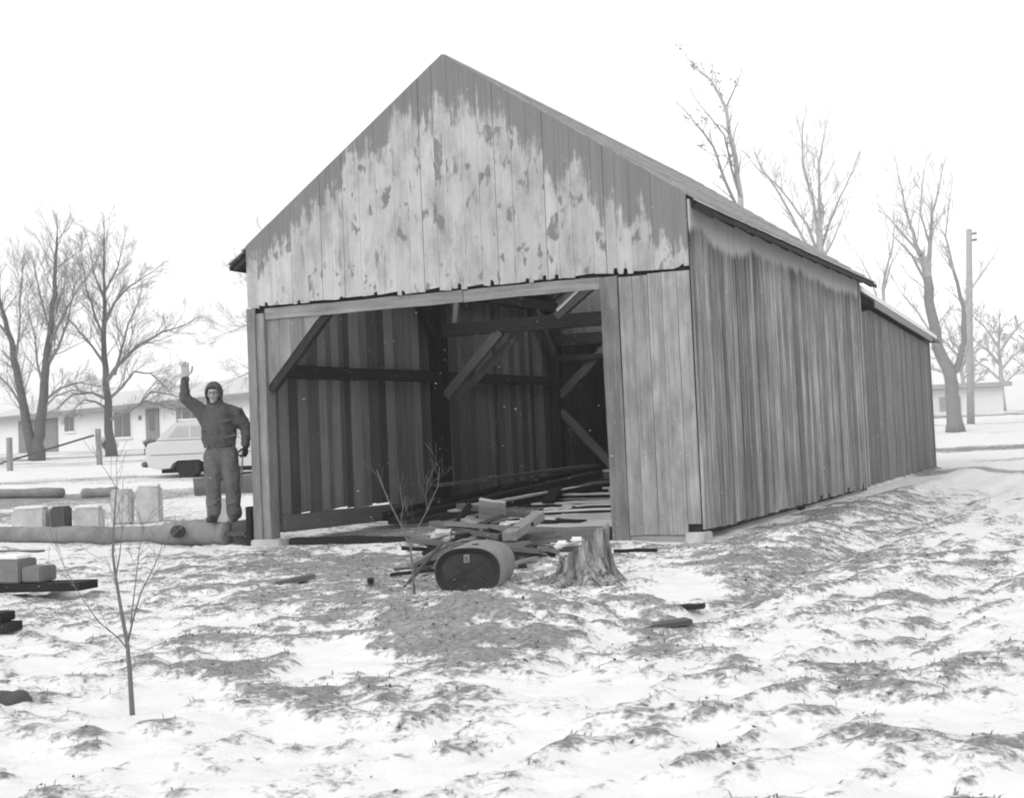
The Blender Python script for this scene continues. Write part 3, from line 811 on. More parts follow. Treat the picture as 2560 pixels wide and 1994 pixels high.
# ------------------------------------------------------------------ oval tank
tank = thing('oval_tank', 'grey oval metal tank with a dark end lying before the scrap heap', 'tank', (5.24, -4.46, hz(5.24, -4.46) - 0.03), 0.27)
def oval(profile, n=36, rx=.265, rz=.192):
    V, F = [], []
    for (yv, s) in profile:
        for k in range(n):
            a = 2 * math.pi * k / n
            ca, sa = math.cos(a), math.sin(a)
            e = 0.82
            V.append((rx * s * math.copysign(abs(ca) ** e, ca), yv, rz + rz * s * math.copysign(abs(sa) ** e, sa)))
    for i in range(len(profile) - 1):
        for k in range(n):
            F.append((i * n + k, i * n + (k + 1) % n, (i + 1) * n + (k + 1) % n, (i + 1) * n + k))
    F.append(tuple(range(n))[::-1]); e = (len(profile) - 1) * n; F.append(tuple(e + k for k in range(n)))
    return V, F
mw = wmat(tank)
V, F = oval([(0.012, .965), (0.0, .99), (0.0, 1.0), (0.02, 1.012), (0.045, 1.0), (0.055, .985), (.30, .99), (.33, .998), (.36, .99), (.60, .985), (.615, 1.0), (.64, 1.008), (.655, 1.0), (.66, .95)])
sme = mesh('shell', V, F); disp_mesh(sme, .010, 5, 91)
obj('shell', sme, 'tank', tank, mw, True)
V, F = oval([(0.003, .985), (-0.003, .975), (0.006, .93), (0.0, .6), (-0.003, .2)])
V += []; fc = obj('end_plate', mesh('end_plate', V, F), 'tank_face', tank, mw, True)
for s in (-1, 1):
    V, F = [], []
    pts = [(s * -.19, -.002, .205 - .105), (s * -.08, -.006, .205 - .03), (0, -.006, .205 - .0), (s * .08, -.006, .205 + .035), (s * .18, -.002, .205 + .095)]
    tube(V, F, pts, [.001, .002, .0028, .002, .001], 6)
    obj('pressed_rib', mesh('pressed_rib', V, F), 'tank_face', fc, mw, True)
V, F = [], []
tube(V, F, [(-.14, -.004, .10), (-.05, -.008, .145), (.06, -.008, .145), (.15, -.004, .09)], [.001, .002, .002, .001], 6)
obj('pressed_rib', mesh('pressed_rib', V, F), 'tank_face', fc, mw, True)
tg = bbox('tag', (-.022, -.014, .268), (.022, -.008, .328), 'tag', tank, 0, mw)
fcv = bpy.data.curves.new('letter', 'FONT'); fcv.body = 'B'; fcv.size = .062; fcv.extrude = .001; fcv.align_x = 'CENTER'
ft = bpy.data.objects.new('tmp', fcv); COL.objects.link(ft)
lme = bpy.data.meshes.new_from_object(ft.evaluated_get(bpy.context.evaluated_depsgraph_get())); bpy.data.objects.remove(ft)
obj('letter', lme, 'tagmark', tg, mw @ T(0, -.0165, .276, 0, math.pi / 2))
V, F = [], []
tube(V, F, [(0.02, .25, .36), (0.02, .25, .39)], [.03, .028], 12)
obj('bung', mesh('bung', V, F), 'tank_face', tank, mw)

# ------------------------------------------------------------------ stump
def build_stump():
    cx_, cy_ = 5.93, -3.75
    root = thing('tree_stump', 'rotten tree stump with flared roots beside the oval tank', 'stump', (cx_, cy_, hz(cx_, cy_) - 0.03), 0.3)
    n, mrows = 72, 26
    rr = np.random.RandomState(4)
    V, F = [], []
    roots = [(-1.35, .30), (-0.7, .20), (0.5, .10), (2.9, .34), (-2.3, .22), (1.6, .15)]
    for j in range(mrows + 1):
        t = j / mrows
        for k in range(n):
            a = 2 * math.pi * k / n
            flare = sum(w * math.exp(-((((a - c + math.pi) % (2 * math.pi)) - math.pi) / .30) ** 2) for c, w in roots)
            ridge = .085 * (float(fbm(np.array([math.cos(a) * 4 + 9.0]), np.array([math.sin(a) * 4 + t * .8 + 2]), 71, 4, .65)[0]) - .5)
            r = .165 + .04 * math.sin(2 * a + .5) + ridge * (1 + .5 * (1 - t)) + flare * (1 - t) ** 2.6 + .07 * (1 - t) ** 4
            # top: left half rotted away lower, right half splintered high
            xx_ = math.cos(a)
            top = .30 + .13 * xx_ - .02 * math.sin(a) + .20 * (float(fbm(np.array([math.cos(a) * 5 + 3.0]), np.array([math.sin(a) * 5 + 1.7]), 73, 3, .7)[0]) - .5)
            V.append((r * math.cos(a), r * math.sin(a), t * top))
    for j in range(mrows):
        for k in range(n):
            F.append((j * n + k, j * n + (k + 1) % n, (j + 1) * n + (k + 1) % n, (j + 1) * n + k))
    b = len(V)
    for k in range(n):   # rotten hollow core
        p = V[mrows * n + k]; V.append((p[0] * .72, p[1] * .72, p[2] - .03 - .03 * rr.rand()))
    V.append((0, 0, .26))
    for k in range(n):
        F.append((mrows * n + k, mrows * n + (k + 1) % n, b + (k + 1) % n, b + k))
        F.append((b + k, b + (k + 1) % n, b + n))
    me = mesh('wood', V, F)
    obj('wood', me, stump_material(), root, wmat(root), True)
    # snow lodged in the rotten top
    for (sx_, sy_, sz_, s) in ((-.16, -.05, .33, .06), (-.20, .04, .30, .05), (-.05, .06, .34, .07), (-.27, -.10, .16, .05)):
        o = stone('lodged_snow', (s * 1.6, s * 1.2, s * .7), 'snow', 3, root, wmat(root) @ T(sx_, sy_, sz_ - .02), .012, 2, s * .25)
def stump_material():
    m, t, b = nt('stump_wood')
    tc = t.nodes.new('ShaderNodeTexCoord'); v = tc.outputs['Object']
    s = noise_(t, v, (22, 22, 2.2), 5, .65)
    w = noise_(t, v, (5, 5, 3), 4, .6)
    val = math_(t, 'MULTIPLY', ramp_(t, s, .33, .66, .05, .36), math_(t, 'MULTIPLY_ADD', w, 1.4, .3))
    grey_out(t, b, val, s, .8, .03)
    return m
build_stump()

# ------------------------------------------------------------------ small things on the ground
def at(x, y, dz=0.0): return (x, y, hz(x, y) + dz)
tag(bbox('board_stub', (-.17, -.055, 0), (.17, .055, .04), 'scrap', None, .004, T(*at(3.35, -4.06), 1.0, .0, -.12)), 'short grey board stub lying alone on the grass left of the tank', 'board')
a = at(4.25, -4.30); scrap((a[0] - .06, a[1] + .10, a[2] + .02), (a[0] + .08, a[1] - .12, a[2] + .03), .045, .03, 'black_wood', 'short dark stick on the grass left of the thin sapling', cat='stick', name='stick')
a = at(7.24, -5.60); scrap((a[0] - .12, a[1] - .10, a[2] - .015), (a[0] + .12, a[1] + .12, a[2] + .005), .13, .03, 'scrap', 'grey board half buried in the snow right of the stump roots')
a = at(7.20, -5.05); scrap((a[0] - .10, a[1] - .02, a[2] + .0), (a[0] + .13, a[1] + .02, a[2] + .01), .09, .03, 'black_wood', 'small dark board in the snow beyond the half buried board')
a = at(5.65, -1.95); scrap((a[0] - .15, a[1], a[2] + .03), (a[0] + .27, a[1] + .02, a[2] + .04), .05, .03, 'black_wood', 'dark pointed stick on the snow right of the stump', cat='stick', name='stick')
a = at(-2.9, -1.03); scrap((a[0] - .9, a[1] - .1, a[2] + .04), (a[0] + .30, a[1] + .03, a[2] + .03), .12, .04, 'scrap', 'flat grey board on the snow at the left edge before the log')
# plank carrying concrete blocks at the left edge
a = at(1.25, -5.08)
pl = plank('thick_plank', (0.30, -5.26, a[2] + .05), (1.98, -5.10, a[2] + .085), .26, .07, 'black_wood', None, (0.1, -1, 0), .006, 5)
tag(pl, 'thick dark plank carrying concrete blocks at the left edge', 'plank')
b1 = bbox('concrete_block', (-.40, -.12, 0), (.40, .12, .20), 'block_grey', None, .012, T(.95, -5.18, a[2] + .108, .1))
tag(b1, 'larger grey concrete block on the dark plank at the left edge', 'block')
stone('snow', (.74, .2, .035), 'snow', 71, b1, T(.95, -5.18, a[2] + .303, .1), .012, 3, .012)
b2 = bbox('concrete_block', (-.10, -.11, 0), (.10, .11, .13), 'block_grey', None, .012, T(1.47, -5.14, a[2] + .118, .1))
tag(b2, 'small grey concrete block on the plank beside the larger block', 'block')
a = at(2.85, -6.95)
for i, (dz, dx, lab) in enumerate(((.03, 0.10, 'lower dark plank end poking in at the left edge'), (.10, 0.04, 'upper dark plank end stacked at the left edge'))):
    o = plank('plank_end', (1.9, -7.2, a[2] + dz), (2.92 + dx, -6.93, a[2] + dz), .16, .06, 'black_wood', None, (0.25, -1, 0), .006, 4)
    tag(o, lab, 'plank')
bm = bmesh.new(); bmesh.ops.create_icosphere(bm, subdivisions=4, radius=1.0, matrix=Matrix.Diagonal((.16, .12, .055, 1)))
cme = bpy.data.meshes.new('dark_clod'); bm.to_mesh(cme); bm.free(); cme.update(); disp_mesh(cme, .022, 14, 8); disp_mesh(cme, .012, 40, 9)
o = obj('dark_clod', cme, 'concrete_dark', None, T(*at(4.80, -8.78, -.015), .4), True)
tag(o, 'dark clod of earth at the left edge of the foreground', 'clod')

# log lying to the left of the barn front
def build_log():
    V, F = [], []
    p0, p1 = Vector((-7.2, .78, .055)), Vector((-.52, .10, .115))
    n = 90; pts, rad = [], []
    for i in range(n + 1):
        t = i / n
        pts.append(p0.lerp(p1, t) + Vector((0, .02 * math.sin(9 * t), .012 * math.sin(14 * t + 1)))); rad.append(.10 + .048 * t + .010 * math.sin(7 * t) + .008 * math.sin(23 * t))
    tube(V, F, pts, rad, 20)
    me = mesh('long_log', V, F); disp_mesh(me, .022, 6, 9); disp_mesh(me, .012, 17, 10)
    o = obj('long_log', me, 'log', None, None, True)
    tag(o, 'long grey log lying on the snow left of the barn, under the waving man', 'log')
    V, F = [], []
    c = Vector((-1.25, .03, .155)); d = Vector((.42, -.88, .05)).normalized()
    tube(V, F, [c, c + d * .16, c + d * .16, c + d * .10], [.085, .082, .066, .064], 18)
    s = obj('drain_stub', mesh('drain_stub', V, F), 'concrete_dark', o, None, True)
    V, F = [], []
    tube(V, F, [c + d * .09, c + d * .101], [.066, .066], 18)
    obj('hollow', mesh('hollow', V, F), 'hole_shade', s)  # black disc painted in for the shade inside the stub
build_log()
o = stone('dark_block', (.52, .36, .31), 'concrete_dark', 12, None, T(-.30, .10, -.03, .1), .025, 3, .13)
tag(o, 'dark wet block between the log and the barn corner post', 'block')
o = plank('stake', (-.10, -.02, -.05), (-.12, .0, .46), .07, .06, 'black_wood', None, (1, 0, 0), .004)
tag(o, 'short dark stake standing against the left barn corner', 'stake')
# concrete blocks set out behind the log
BLK = [(-6.01, 2.24, .54, .28, .36, 'concrete', 'pale concrete block lying low, leftmost behind the log'),
       (-5.57, 2.44, .27, .26, .42, 'concrete_dark', 'dark block standing between the two low pale blocks'),
       (-5.16, 2.62, .43, .28, .38, 'concrete', 'pale concrete block lying low right of the dark block'),
       (-5.32, 3.57, .33, .24, .58, 'concrete', 'left one of two upright concrete blocks behind the log'),
       (-4.90, 3.75, .40, .24, .60, 'concrete', 'right one of two upright concrete blocks behind the log'),
       (-2.35, 2.3, .34, .28, .48, 'concrete', 'pale upright block behind the legs of the waving man'),
       (-1.70, 2.5, .30, .28, .36, 'concrete', 'low pale block behind the right leg of the waving man')]
for i, (x_, y_, w_, d_, h_, mt, lab) in enumerate(BLK):
    o = stone('footing_block', (w_, d_, h_), mt, 20 + i, None, T(x_, y_, hz(x_, y_) - .02, .44 + R.uniform(-.06, .06)), .007, 3, .03)
    tag(o, lab, 'block', 'concrete blocks behind the log')
    if i in (0, 2, 4): stone('snow', (w_ * .9, d_ * .9, .05), 'snow', 60 + i, o, T(x_, y_, hz(x_, y_) - .025 + h_, .44), .015, 2, .02)
for i, (p0, p1, r, lab) in enumerate((((-13.2, 6.0), (-9.9, 7.0), .10, 'grey log lying on the snow beyond the concrete blocks'), ((-9.5, 7.15), (-8.75, 7.3), .11, 'short log end in line beyond the upright concrete blocks'))):
    V, F = [], []
    q0 = Vector((p0[0], p0[1], hz(*p0) + r * .8)); q1 = Vector((p1[0], p1[1], hz(*p1) + r * .8))
    tube(V, F, [q0.lerp(q1, t / 8) for t in range(9)], [r + .01 * math.sin(t * 2) for t in range(9)], 14)
    me = mesh('back_log', V, F); disp_mesh(me, .012, 7, 9 + i)
    tag(obj('back_log', me, 'log', None, None, True), lab, 'log')
o = plank('leaning_panel', (-7.3, 7.9, hz(-7.3, 7.9) + .16), (-5.7, 8.9, hz(-5.7, 8.9) + .22), .46, .05, 'post', None, (.1, -.4, .8), .012, 4)
tag(o, 'grey wooden panel propped on the snow before the parked car', 'panel')

# ------------------------------------------------------------------ bare trees
RIGHT = rt.copy()
def bend(d, amt, rr):
    v = Vector((rr.gauss(0, 1), rr.gauss(0, 1), rr.gauss(0, 1)))
    return (d + v * amt).normalized()

def grow(V, F, p, d, ln, r, lvl, rr, upb, kids, minr):
    n = 4 if lvl > 0 else 3
    pts, rad = [p], [r]
    cur = p.copy(); dd = d.copy()
    for i in range(n):
        dd = bend(dd, 0.09, rr); dd.z += upb * 0.09; dd.normalize()
        cur = cur + dd * (ln / n); pts.append(cur); rad.append(max(minr, r * (1 - (i + 1) / n * 0.75)))
    tube(V, F, pts, rad, 5 if lvl > 1 else 3, False)
    if lvl <= 0: return
    k = kids[lvl]
    for i in range(k):
        t = 0.22 + 0.78 * (i + rr.random() * .6) / k
        j = min(n - 1, int(t * n)); q = pts[j].lerp(pts[j + 1], t * n - j)
        td = (pts[j + 1] - pts[j]).normalized()
        ax = td.cross(Vector((rr.gauss(0, 1), rr.gauss(0, 1), rr.gauss(0, 1)))).normalized()
        cd = (Matrix.Rotation(rr.uniform(.35, .8), 3, ax) @ td); cd.z += upb * .25; cd.normalize()
        grow(V, F, q, cd, ln * rr.uniform(.42, .72) * (1.15 - .5 * t), max(minr, r * .42 * (1.1 - .5 * t)), lvl - 1, rr, upb, kids, minr)

def bare_tree(label, loc, limbs, seed, group, kids, upb=.5, minr=.006, mat='bark', twig='twig', lvl=2, name='bare_tree', depth=.5, rz=-YAW, limbkids=9, spawn=.5):
    """limbs: (list of (x right, z up), base radius, tip radius, is_trunk). x runs along the picture, z up"""
    rr = random.Random(seed)
    root = thing(name, label, 'tree', loc, rz, group)
    TV, TF, CV, CF = [], [], [], []
    for (pl, r0, r1, trunk) in limbs:
        n = len(pl); pts = []
        yo = 0 if trunk else rr.uniform(-depth, depth)
        tot = sum(math.hypot(pl[i + 1][0] - pl[i][0], pl[i + 1][1] - pl[i][1]) for i in range(n - 1))
        fine = []
        for i in range(n - 1):
            m = 3
            for s in range(m): fine.append((pl[i][0] + (pl[i + 1][0] - pl[i][0]) * s / m, pl[i][1] + (pl[i + 1][1] - pl[i][1]) * s / m))
        fine.append(pl[-1]); q = len(fine)
        wob = .006 * tot
        for i, (x_, z_) in enumerate(fine):
            t = i / (q - 1)
            e = wob if 0 < i < q - 1 else 0
            pts.append(Vector((x_ + rr.uniform(-e, e), yo * t + rr.uniform(-e, e), z_ + rr.uniform(-e, e))))
        rad = [r0 + (r1 - r0) * (i / (q - 1)) ** .8 for i in range(q)]
        if trunk and pl[0][1] <= 0.01: rad[0] *= 1.3; rad[1] *= 1.06
        tube(TV if trunk else CV, TF if trunk else CF, pts, rad, 10 if trunk else 6)
        # side branches
        k = max(4, int(limbkids * min(1.6, tot / 3.0)))
        for i in range(k):
            t0 = .42 if (trunk and pl[0][1] <= .01) else .15
            t = t0 + (1 - t0) * (i + rr.random()) / k
            j = min(q - 2, int(t * (q - 1))); c = pts[j].lerp(pts[j + 1], t * (q - 1) - j)
            td = (pts[j + 1] - pts[j]).normalized()
            ax = td.cross(Vector((rr.gauss(0, 1), rr.gauss(0, 1), rr.gauss(0, .6)))).normalized()
            cd = Matrix.Rotation(rr.uniform(.5, 1.05), 3, ax) @ td; cd.z += upb * .3; cd.normalize()
            ln = min(tot, 3.6) * spawn * rr.uniform(.5, 1.0) * (1.15 - .45 * t)
            grow(CV, CF, c, cd, ln, max(minr, min(rad[j] * .38, .024)), lvl, rr, upb, kids, minr)
        grow(CV, CF, pts[-1], (pts[-1] - pts[-2]).normalized(), min(tot, 2.5) * .35, max(minr, r1), lvl, rr, upb, kids, minr)
    mw = wmat(root)
    obj('trunk', mesh('trunk', TV, TF), mat, root, mw, True)
    obj('crown', mesh('crown', CV, CF), twig, root, mw)
    return root

GL = 'bare trees in the yard on the left'; GR = 'bare trees beyond the barn on the right'
K2 = {3: 6, 2: 7, 1: 5, 0: 0}
# straight tree before the house
bare_tree('straight bare tree with one trunk before the pale house', (-26.2, 26.6, .93),
 [([(0, 0), (-.08, 1.6), (-.14, 3.4), (-.15, 5.2), (-.12, 6.6), (-.05, 8.6)], .20, .03, True),
  ([(-.1, 1.45), (.6, 1.75), (1.3, 2.15), (1.75, 2.0), (2.4, 1.75)], .085, .03, False), ([(1.2, 2.1), (1.6, 2.5), (2.3, 2.35), (2.9, 2.2)], .05, .02, False),
  ([(-.1, 2.2), (.5, 2.75), (.95, 3.3), (1.6, 3.2), (2.1, 2.7)], .07, .02, False),
  ([(-.1, 3.0), (.4, 3.6), (1.2, 4.3), (2.2, 4.8), (2.9, 4.95)], .10, .025, False), ([(.2, 3.2), (.5, 4.2), (.8, 5.2), (1.1, 5.8)], .07, .02, False),
  ([(-.15, 2.3), (-.7, 2.55), (-1.4, 2.5), (-1.9, 2.1)], .07, .02, False), ([(-.12, 1.9), (-.6, 2.2), (-1.1, 2.3), (-1.6, 1.9)], .06, .02, False),
  ([(-.15, 3.6), (-.6, 4.3), (-1.1, 4.9), (-1.6, 5.5)], .07, .02, False), ([(-.14, 4.6), (-.5, 5.5), (-.8, 6.6), (-.95, 7.6)], .06, .02, False),
  ([(-.12, 5.2), (.3, 6.0), (.9, 6.6), (1.6, 7.0)], .06, .02, False), ([(-.12, 6.2), (-.5, 7.2), (-.6, 8.2)], .05, .015, False), ([(-.1, 6.4), (.4, 7.4), (.6, 8.3)], .05, .015, False)],
 3, GL, K2, .45, .0036, 'bark', 'twig', 2, limbkids=12, spawn=.62)
# double tree at the left edge
bare_tree('bare tree forking low into two thick trunks at the left edge', (-27.4, 23.9, .92),
 [([(0, 0), (.12, 1.0), (.35, 2.4), (.5, 4.2), (.75, 5.8), (.95, 7.2), (1.0, 8.4)], .26, .035, True),
  ([(-.05, 0.1), (-.35, 1.5), (-.62, 3.4), (-.95, 5.0), (-1.25, 6.2), (-1.3, 7.6)], .22, .03, True),
  ([(.3, 2.2), (.9, 2.7), (1.6, 2.9), (2.2, 2.75)], .06, .02, False), ([(.25, 1.9), (.8, 2.4), (1.5, 2.6), (2.1, 2.5)], .05, .02, False),
  ([(.4, 3.4), (.9, 4.2), (1.3, 5.2), (1.5, 6.3)], .08, .02, False), ([(.5, 4.2), (1.1, 5.2), (1.7, 6.2), (2.2, 6.8)], .07, .02, False),
  ([(.35, 2.6), (.2, 3.6), (.15, 4.6), (0, 5.6)], .06, .02, False), ([(.6, 5.0), (.3, 6.2), (.1, 7.2)], .05, .02, False),
  ([(-.4, 1.9), (-.9, 2.8), (-1.5, 3.4)], .06, .02, False), ([(-.7, 3.7), (-.5, 4.8), (-.45, 6.0), (-.3, 7.2)], .05, .02, False), ([(-.35, 1.6), (-.7, 2.6), (-.8, 3.6)], .07, .03, False),
  ([(-.9, 4.8), (-1.6, 5.6), (-2.1, 6.4)], .05, .02, False)],
 5, GL, K2, .5, .0036, 'bark', 'twig', 2, limbkids=12, spawn=.62)
# spreading tree whose branches show past the barn's left wall
bare_tree('faint bare tree reaching out from behind the left barn wall', (-17.2, 26.4, .9),
 [([(0, 0), (.05, 2.0), (.0, 4.0), (.1, 7.0)], .22, .03, True), ([(0, 2.2), (-.9, 2.9), (-1.9, 2.9), (-2.7, 2.6)], .06, .015, False), ([(0, 3.0), (-.8, 4.2), (-1.7, 4.6), (-2.6, 4.3)], .06, .015, False),
  ([(0, 4.0), (-.8, 5.3), (-1.8, 6.2)], .05, .015, False), ([(0, 3.6), (.8, 4.8), (1.6, 5.4)], .06, .02, False), ([(0, 4.4), (-.5, 6.0), (-.9, 7.4)], .05, .015, False)],
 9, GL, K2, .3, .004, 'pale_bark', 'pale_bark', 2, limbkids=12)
# trees over the barn roof
bare_tree('bare tree with leaf clumps rising over the main barn roof', (-.85, 25.3, .2),
 [([(0, 0), (.3, 4.0), (.42, 7.4), (.35, 9.0), (.05, 10.4), (-.2, 11.2), (-.75, 11.8)], .15, .015, True),
  ([(.38, 7.2), (-.1, 8.4), (-.35, 9.4), (-.85, 10.1)], .06, .02, False), ([(.38, 7.8), (.1, 8.8), (-.05, 9.7), (-.6, 10.4)], .05, .015, False),
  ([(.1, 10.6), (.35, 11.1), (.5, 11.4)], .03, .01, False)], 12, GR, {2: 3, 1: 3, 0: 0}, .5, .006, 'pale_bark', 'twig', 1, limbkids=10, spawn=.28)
bare_tree('vase shaped bare tree rising over the lower end of the barn roof', (.7, 30.4, .45),
 [([(0, 0), (.02, 3.0), (.0, 5.5), (.05, 7.0)], .24, .10, True),
  ([(0, 5.6), (-.5, 6.8), (-1.0, 8.0), (-1.7, 9.2)], .07, .02, False), ([(0, 6.2), (-.4, 7.2), (-1.2, 8.4), (-1.9, 9.0)], .06, .02, False), ([(.02, 6.6), (-.1, 8.0), (-.35, 9.2), (-.3, 10.3)], .07, .02, False),
  ([(.03, 6.8), (.1, 8.2), (.12, 9.2), (.3, 10.1)], .07, .02, False), ([(.03, 6.3), (.4, 7.2), (.9, 8.2), (1.3, 8.9)], .06, .02, False), ([(.02, 5.9), (.5, 6.7), (.9, 7.6)], .05, .015, False)],
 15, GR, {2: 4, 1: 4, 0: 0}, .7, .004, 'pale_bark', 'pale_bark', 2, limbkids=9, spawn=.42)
bare_tree('slender bare tree showing just past the end of the barn eave', (2.2, 31.8, .5),
 [([(0, 0), (.1, 3.0), (.3, 5.0), (.75, 7.0)], .12, .02, True), ([(.2, 4.2), (-.1, 5.4), (-.5, 6.3)], .04, .01, False), ([(.25, 4.8), (.6, 5.8), (1.1, 6.6)], .04, .01, False)],
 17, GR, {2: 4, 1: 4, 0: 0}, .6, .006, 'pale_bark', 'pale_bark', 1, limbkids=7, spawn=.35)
# forked tree at the right edge
bare_tree('dark forked bare tree standing right of the lean-to', (4.2, 34.3, .58),
 [([(0, 0), (-.03, 1.0), (-.05, 1.95), (-.45, 3.0), (-.62, 4.2), (-.66, 5.4)], .27, .15, True), ([(-.05, 1.9), (.25, 2.35), (.5, 3.2), (.52, 4.3), (.25, 5.6)], .14, .05, True),
  ([(-.66, 5.3), (-.95, 6.6), (-1.15, 7.6), (-1.35, 9.0)], .11, .02, False), ([(-.64, 5.4), (-.5, 6.6), (-.35, 7.6), (.0, 8.8)], .11, .02, False), ([(-.85, 6.2), (-1.5, 7.0), (-2.0, 7.6)], .06, .015, False),
  ([(-.64, 5.0), (-1.1, 6.2), (-1.7, 7.0)], .06, .015, False), ([(-.5, 6.5), (-.8, 7.6), (-.6, 9.0)], .05, .015, False), ([(.5, 4.2), (.9, 5.0), (1.6, 5.9)], .06, .015, False),
  ([(.28, 5.4), (.1, 6.8), (.4, 8.2)], .05, .015, False), ([(.4, 2.8), (.1, 3.1), (.0, 3.6)], .05, .02, False), ([(-.5, 3.2), (-1.1, 4.2), (-1.7, 5.0)], .045, .012, False), ([(0, 1.0), (.3, 1.15)], .10, .07, False)],
 19, GR, {2: 4, 1: 4, 0: 0}, .6, .004, 'twig', 'pale_bark', 2, limbkids=9, spawn=.42)
for i, (x_, y_, s_, lab) in enumerate(((1.0, 86.8, 1.0, 'faint far bare tree at the right edge of the field'), (-2.2, 92, .85, 'faint far bare tree behind the leaning pole'), (3.4, 95, .9, 'faint far bare tree beyond the right margin'))):
    bare_tree(lab, (x_, y_, hz(x_, y_)), [([(0, 0), (.1 * s_, 2.2 * s_), (0, 4.0 * s_), (.2, 6.2 * s_)], .24, .05, True)] +
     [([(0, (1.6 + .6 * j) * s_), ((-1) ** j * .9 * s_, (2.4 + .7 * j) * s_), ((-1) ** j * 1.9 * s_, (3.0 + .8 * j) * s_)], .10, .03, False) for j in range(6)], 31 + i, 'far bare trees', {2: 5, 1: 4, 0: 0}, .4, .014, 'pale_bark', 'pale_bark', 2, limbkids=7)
# last leaf clumps hanging on the twigs of the tree over the roof
rr = random.Random(77)
for o in [o for o in bpy.data.objects if o.get('label', '').startswith('bare tree with leaf clumps')]:
    tips = [v.co.copy() for c in o.children if c.name.startswith('crown') for v in c.data.vertices if v.co.z > 7.8]
    V, F = [], []
    for i in range(34):
        tp = rr.choice(tips)
        for k in range(rr.randint(5, 12)):
            c = tp + Vector((rr.gauss(0, .07), rr.gauss(0, .07), rr.gauss(-.02, .05))); s_ = rr.uniform(.02, .045)
            e1 = Vector((rr.gauss(0, 1), rr.gauss(0, 1), rr.gauss(0, .6))).normalized() * s_; e2 = Vector((rr.gauss(0, 1), rr.gauss(0, 1), rr.gauss(0, 1))).normalized() * s_
            b = len(V); V += [c - e1, c - e2, c + e1, c + e2]; F.append((b, b + 1, b + 2, b + 3))
    lv = obj('leaves', mesh('leaves', V, F), 'shutter', o, wmat(o)); lv['kind'] = 'stuff'

def sapling(label, loc, limbs, seed, kids=4):
    rr = random.Random(seed)
    root = thing('sapling', label, 'sapling', loc, -YAW, 'young bare saplings in the foreground')
    TV, TF, CV, CF = [], [], [], []
    for i, (pl, r0, r1) in enumerate(limbs):
        yo = 0 if i == 0 else rr.uniform(-.12, .12)
        pts = []; n = len(pl)
        for j, (x_, z_) in enumerate(pl): pts.append(Vector((x_, yo * j / (n - 1), z_)))
        rad = [r0 + (r1 - r0) * j / (n - 1) for j in range(n)]
        tube(TV if i == 0 else CV, TF if i == 0 else CF, pts, rad, 7)
        for j in range(kids):
            t = rr.uniform(.35, 1); q = min(n - 2, int(t * (n - 1))); c = pts[q].lerp(pts[q + 1], rr.random())
            d = ((pts[q + 1] - pts[q]).normalized() + Vector((rr.gauss(0, .5), rr.gauss(0, .5), .3))).normalized()
            grow(CV, CF, c, d, rr.uniform(.1, .28), r1 * .8, 1, rr, .4, {1: 3, 0: 0}, .0012)
    mw = wmat(root)
    obj('trunk', mesh('trunk', TV, TF), 'sapling', root, mw, True); obj('crown', mesh('crown', CV, CF), 'sapling', root, mw)
sapling('young bare sapling in the snow at the lower left foreground', at(5.57, -8.68, -.02),
 [([(0, -.02), (-.003, .06), (-.009, .24), (-.016, .364), (-.039, .512), (-.064, .694), (-.075, .808), (-.064, .967), (-.048, 1.127)], .0145, .003),
  ([(-.016, .364), (.002, .467), (.039, .603), (.107, .74), (.148, .854)], .006, .0015), ([(-.009, .33), (-.048, .398), (-.143, .489), (-.234, .649), (-.303, .808)], .004, .0013),
  ([(.002, .467), (.02, .626), (.039, .808), (.061, .945)], .004, .0013), ([(-.064, .694), (-.03, .80), (.0, .95)], .005, .0015)], 3, 4)
sapling('thin bare sapling standing just left of the oval tank', at(4.87, -4.66, -.02),
 [([(0, -.02), (-.004, .19), (-.018, .391), (-.084, .556), (-.183, .775), (-.256, .994)], .011, .003), ([(-.015, .336), (.018, .483), (.128, .665), (.219, .848), (.238, .994)], .006, .002),
  ([(.128, .665), (.12, .78), (.16, .93)], .004, .0015), ([(-.084, .556), (-.06, .70), (-.08, .86)], .004, .0015)], 4, 4)

# ------------------------------------------------------------------ pole and fence posts
V, F = [], []
tube(V, F, [(3.97, 40.84, .5), (4.15, 40.73, 4.4), (4.36, 40.62, 8.35)], [.15, .13, .11], 12)
po = obj('utility_pole', mesh('utility_pole', V, F), 'pale_bark', None, None, True)
tag(po, 'weathered wooden utility pole beside the forked tree on the right', 'pole')
for dz in (7.9, 8.15):
    V, F = [], []; tube(V, F, [(4.3, 40.6, dz), (4.62, 40.72, dz + .03)], [.04, .05], 6); obj('insulator_bracket', mesh('insulator_bracket', V, F), 'twig', po)
for i, (p, lean, h, lab) in enumerate((((-20.6, 16.0), .0, 1.05, 'wooden fence post at the left edge of the yard'), ((-19.6, 18.7), -.03, 1.2, 'wooden fence post between the two left trees'))):
    z0 = hz(*p) - .05
    o = plank('fence_post', (p[0], p[1], z0), (p[0] + lean, p[1], z0 + h), .13, .12, 'post', None, (1, 0, 0), .004)
    tag(o, lab, 'post', 'fence posts in the yard')
z0 = hz(-22.4, 17.4)
o = plank('slanted_rail', (-21.9, 15.9, hz(-21.9, 15.9) + .02), (-19.7, 18.6, hz(-19.6, 18.7) + .95), .06, .05, 'scrap', None, (0, 0, 1), .004)
tag(o, 'thin rail slanting up to the fence post between the trees', 'rail')

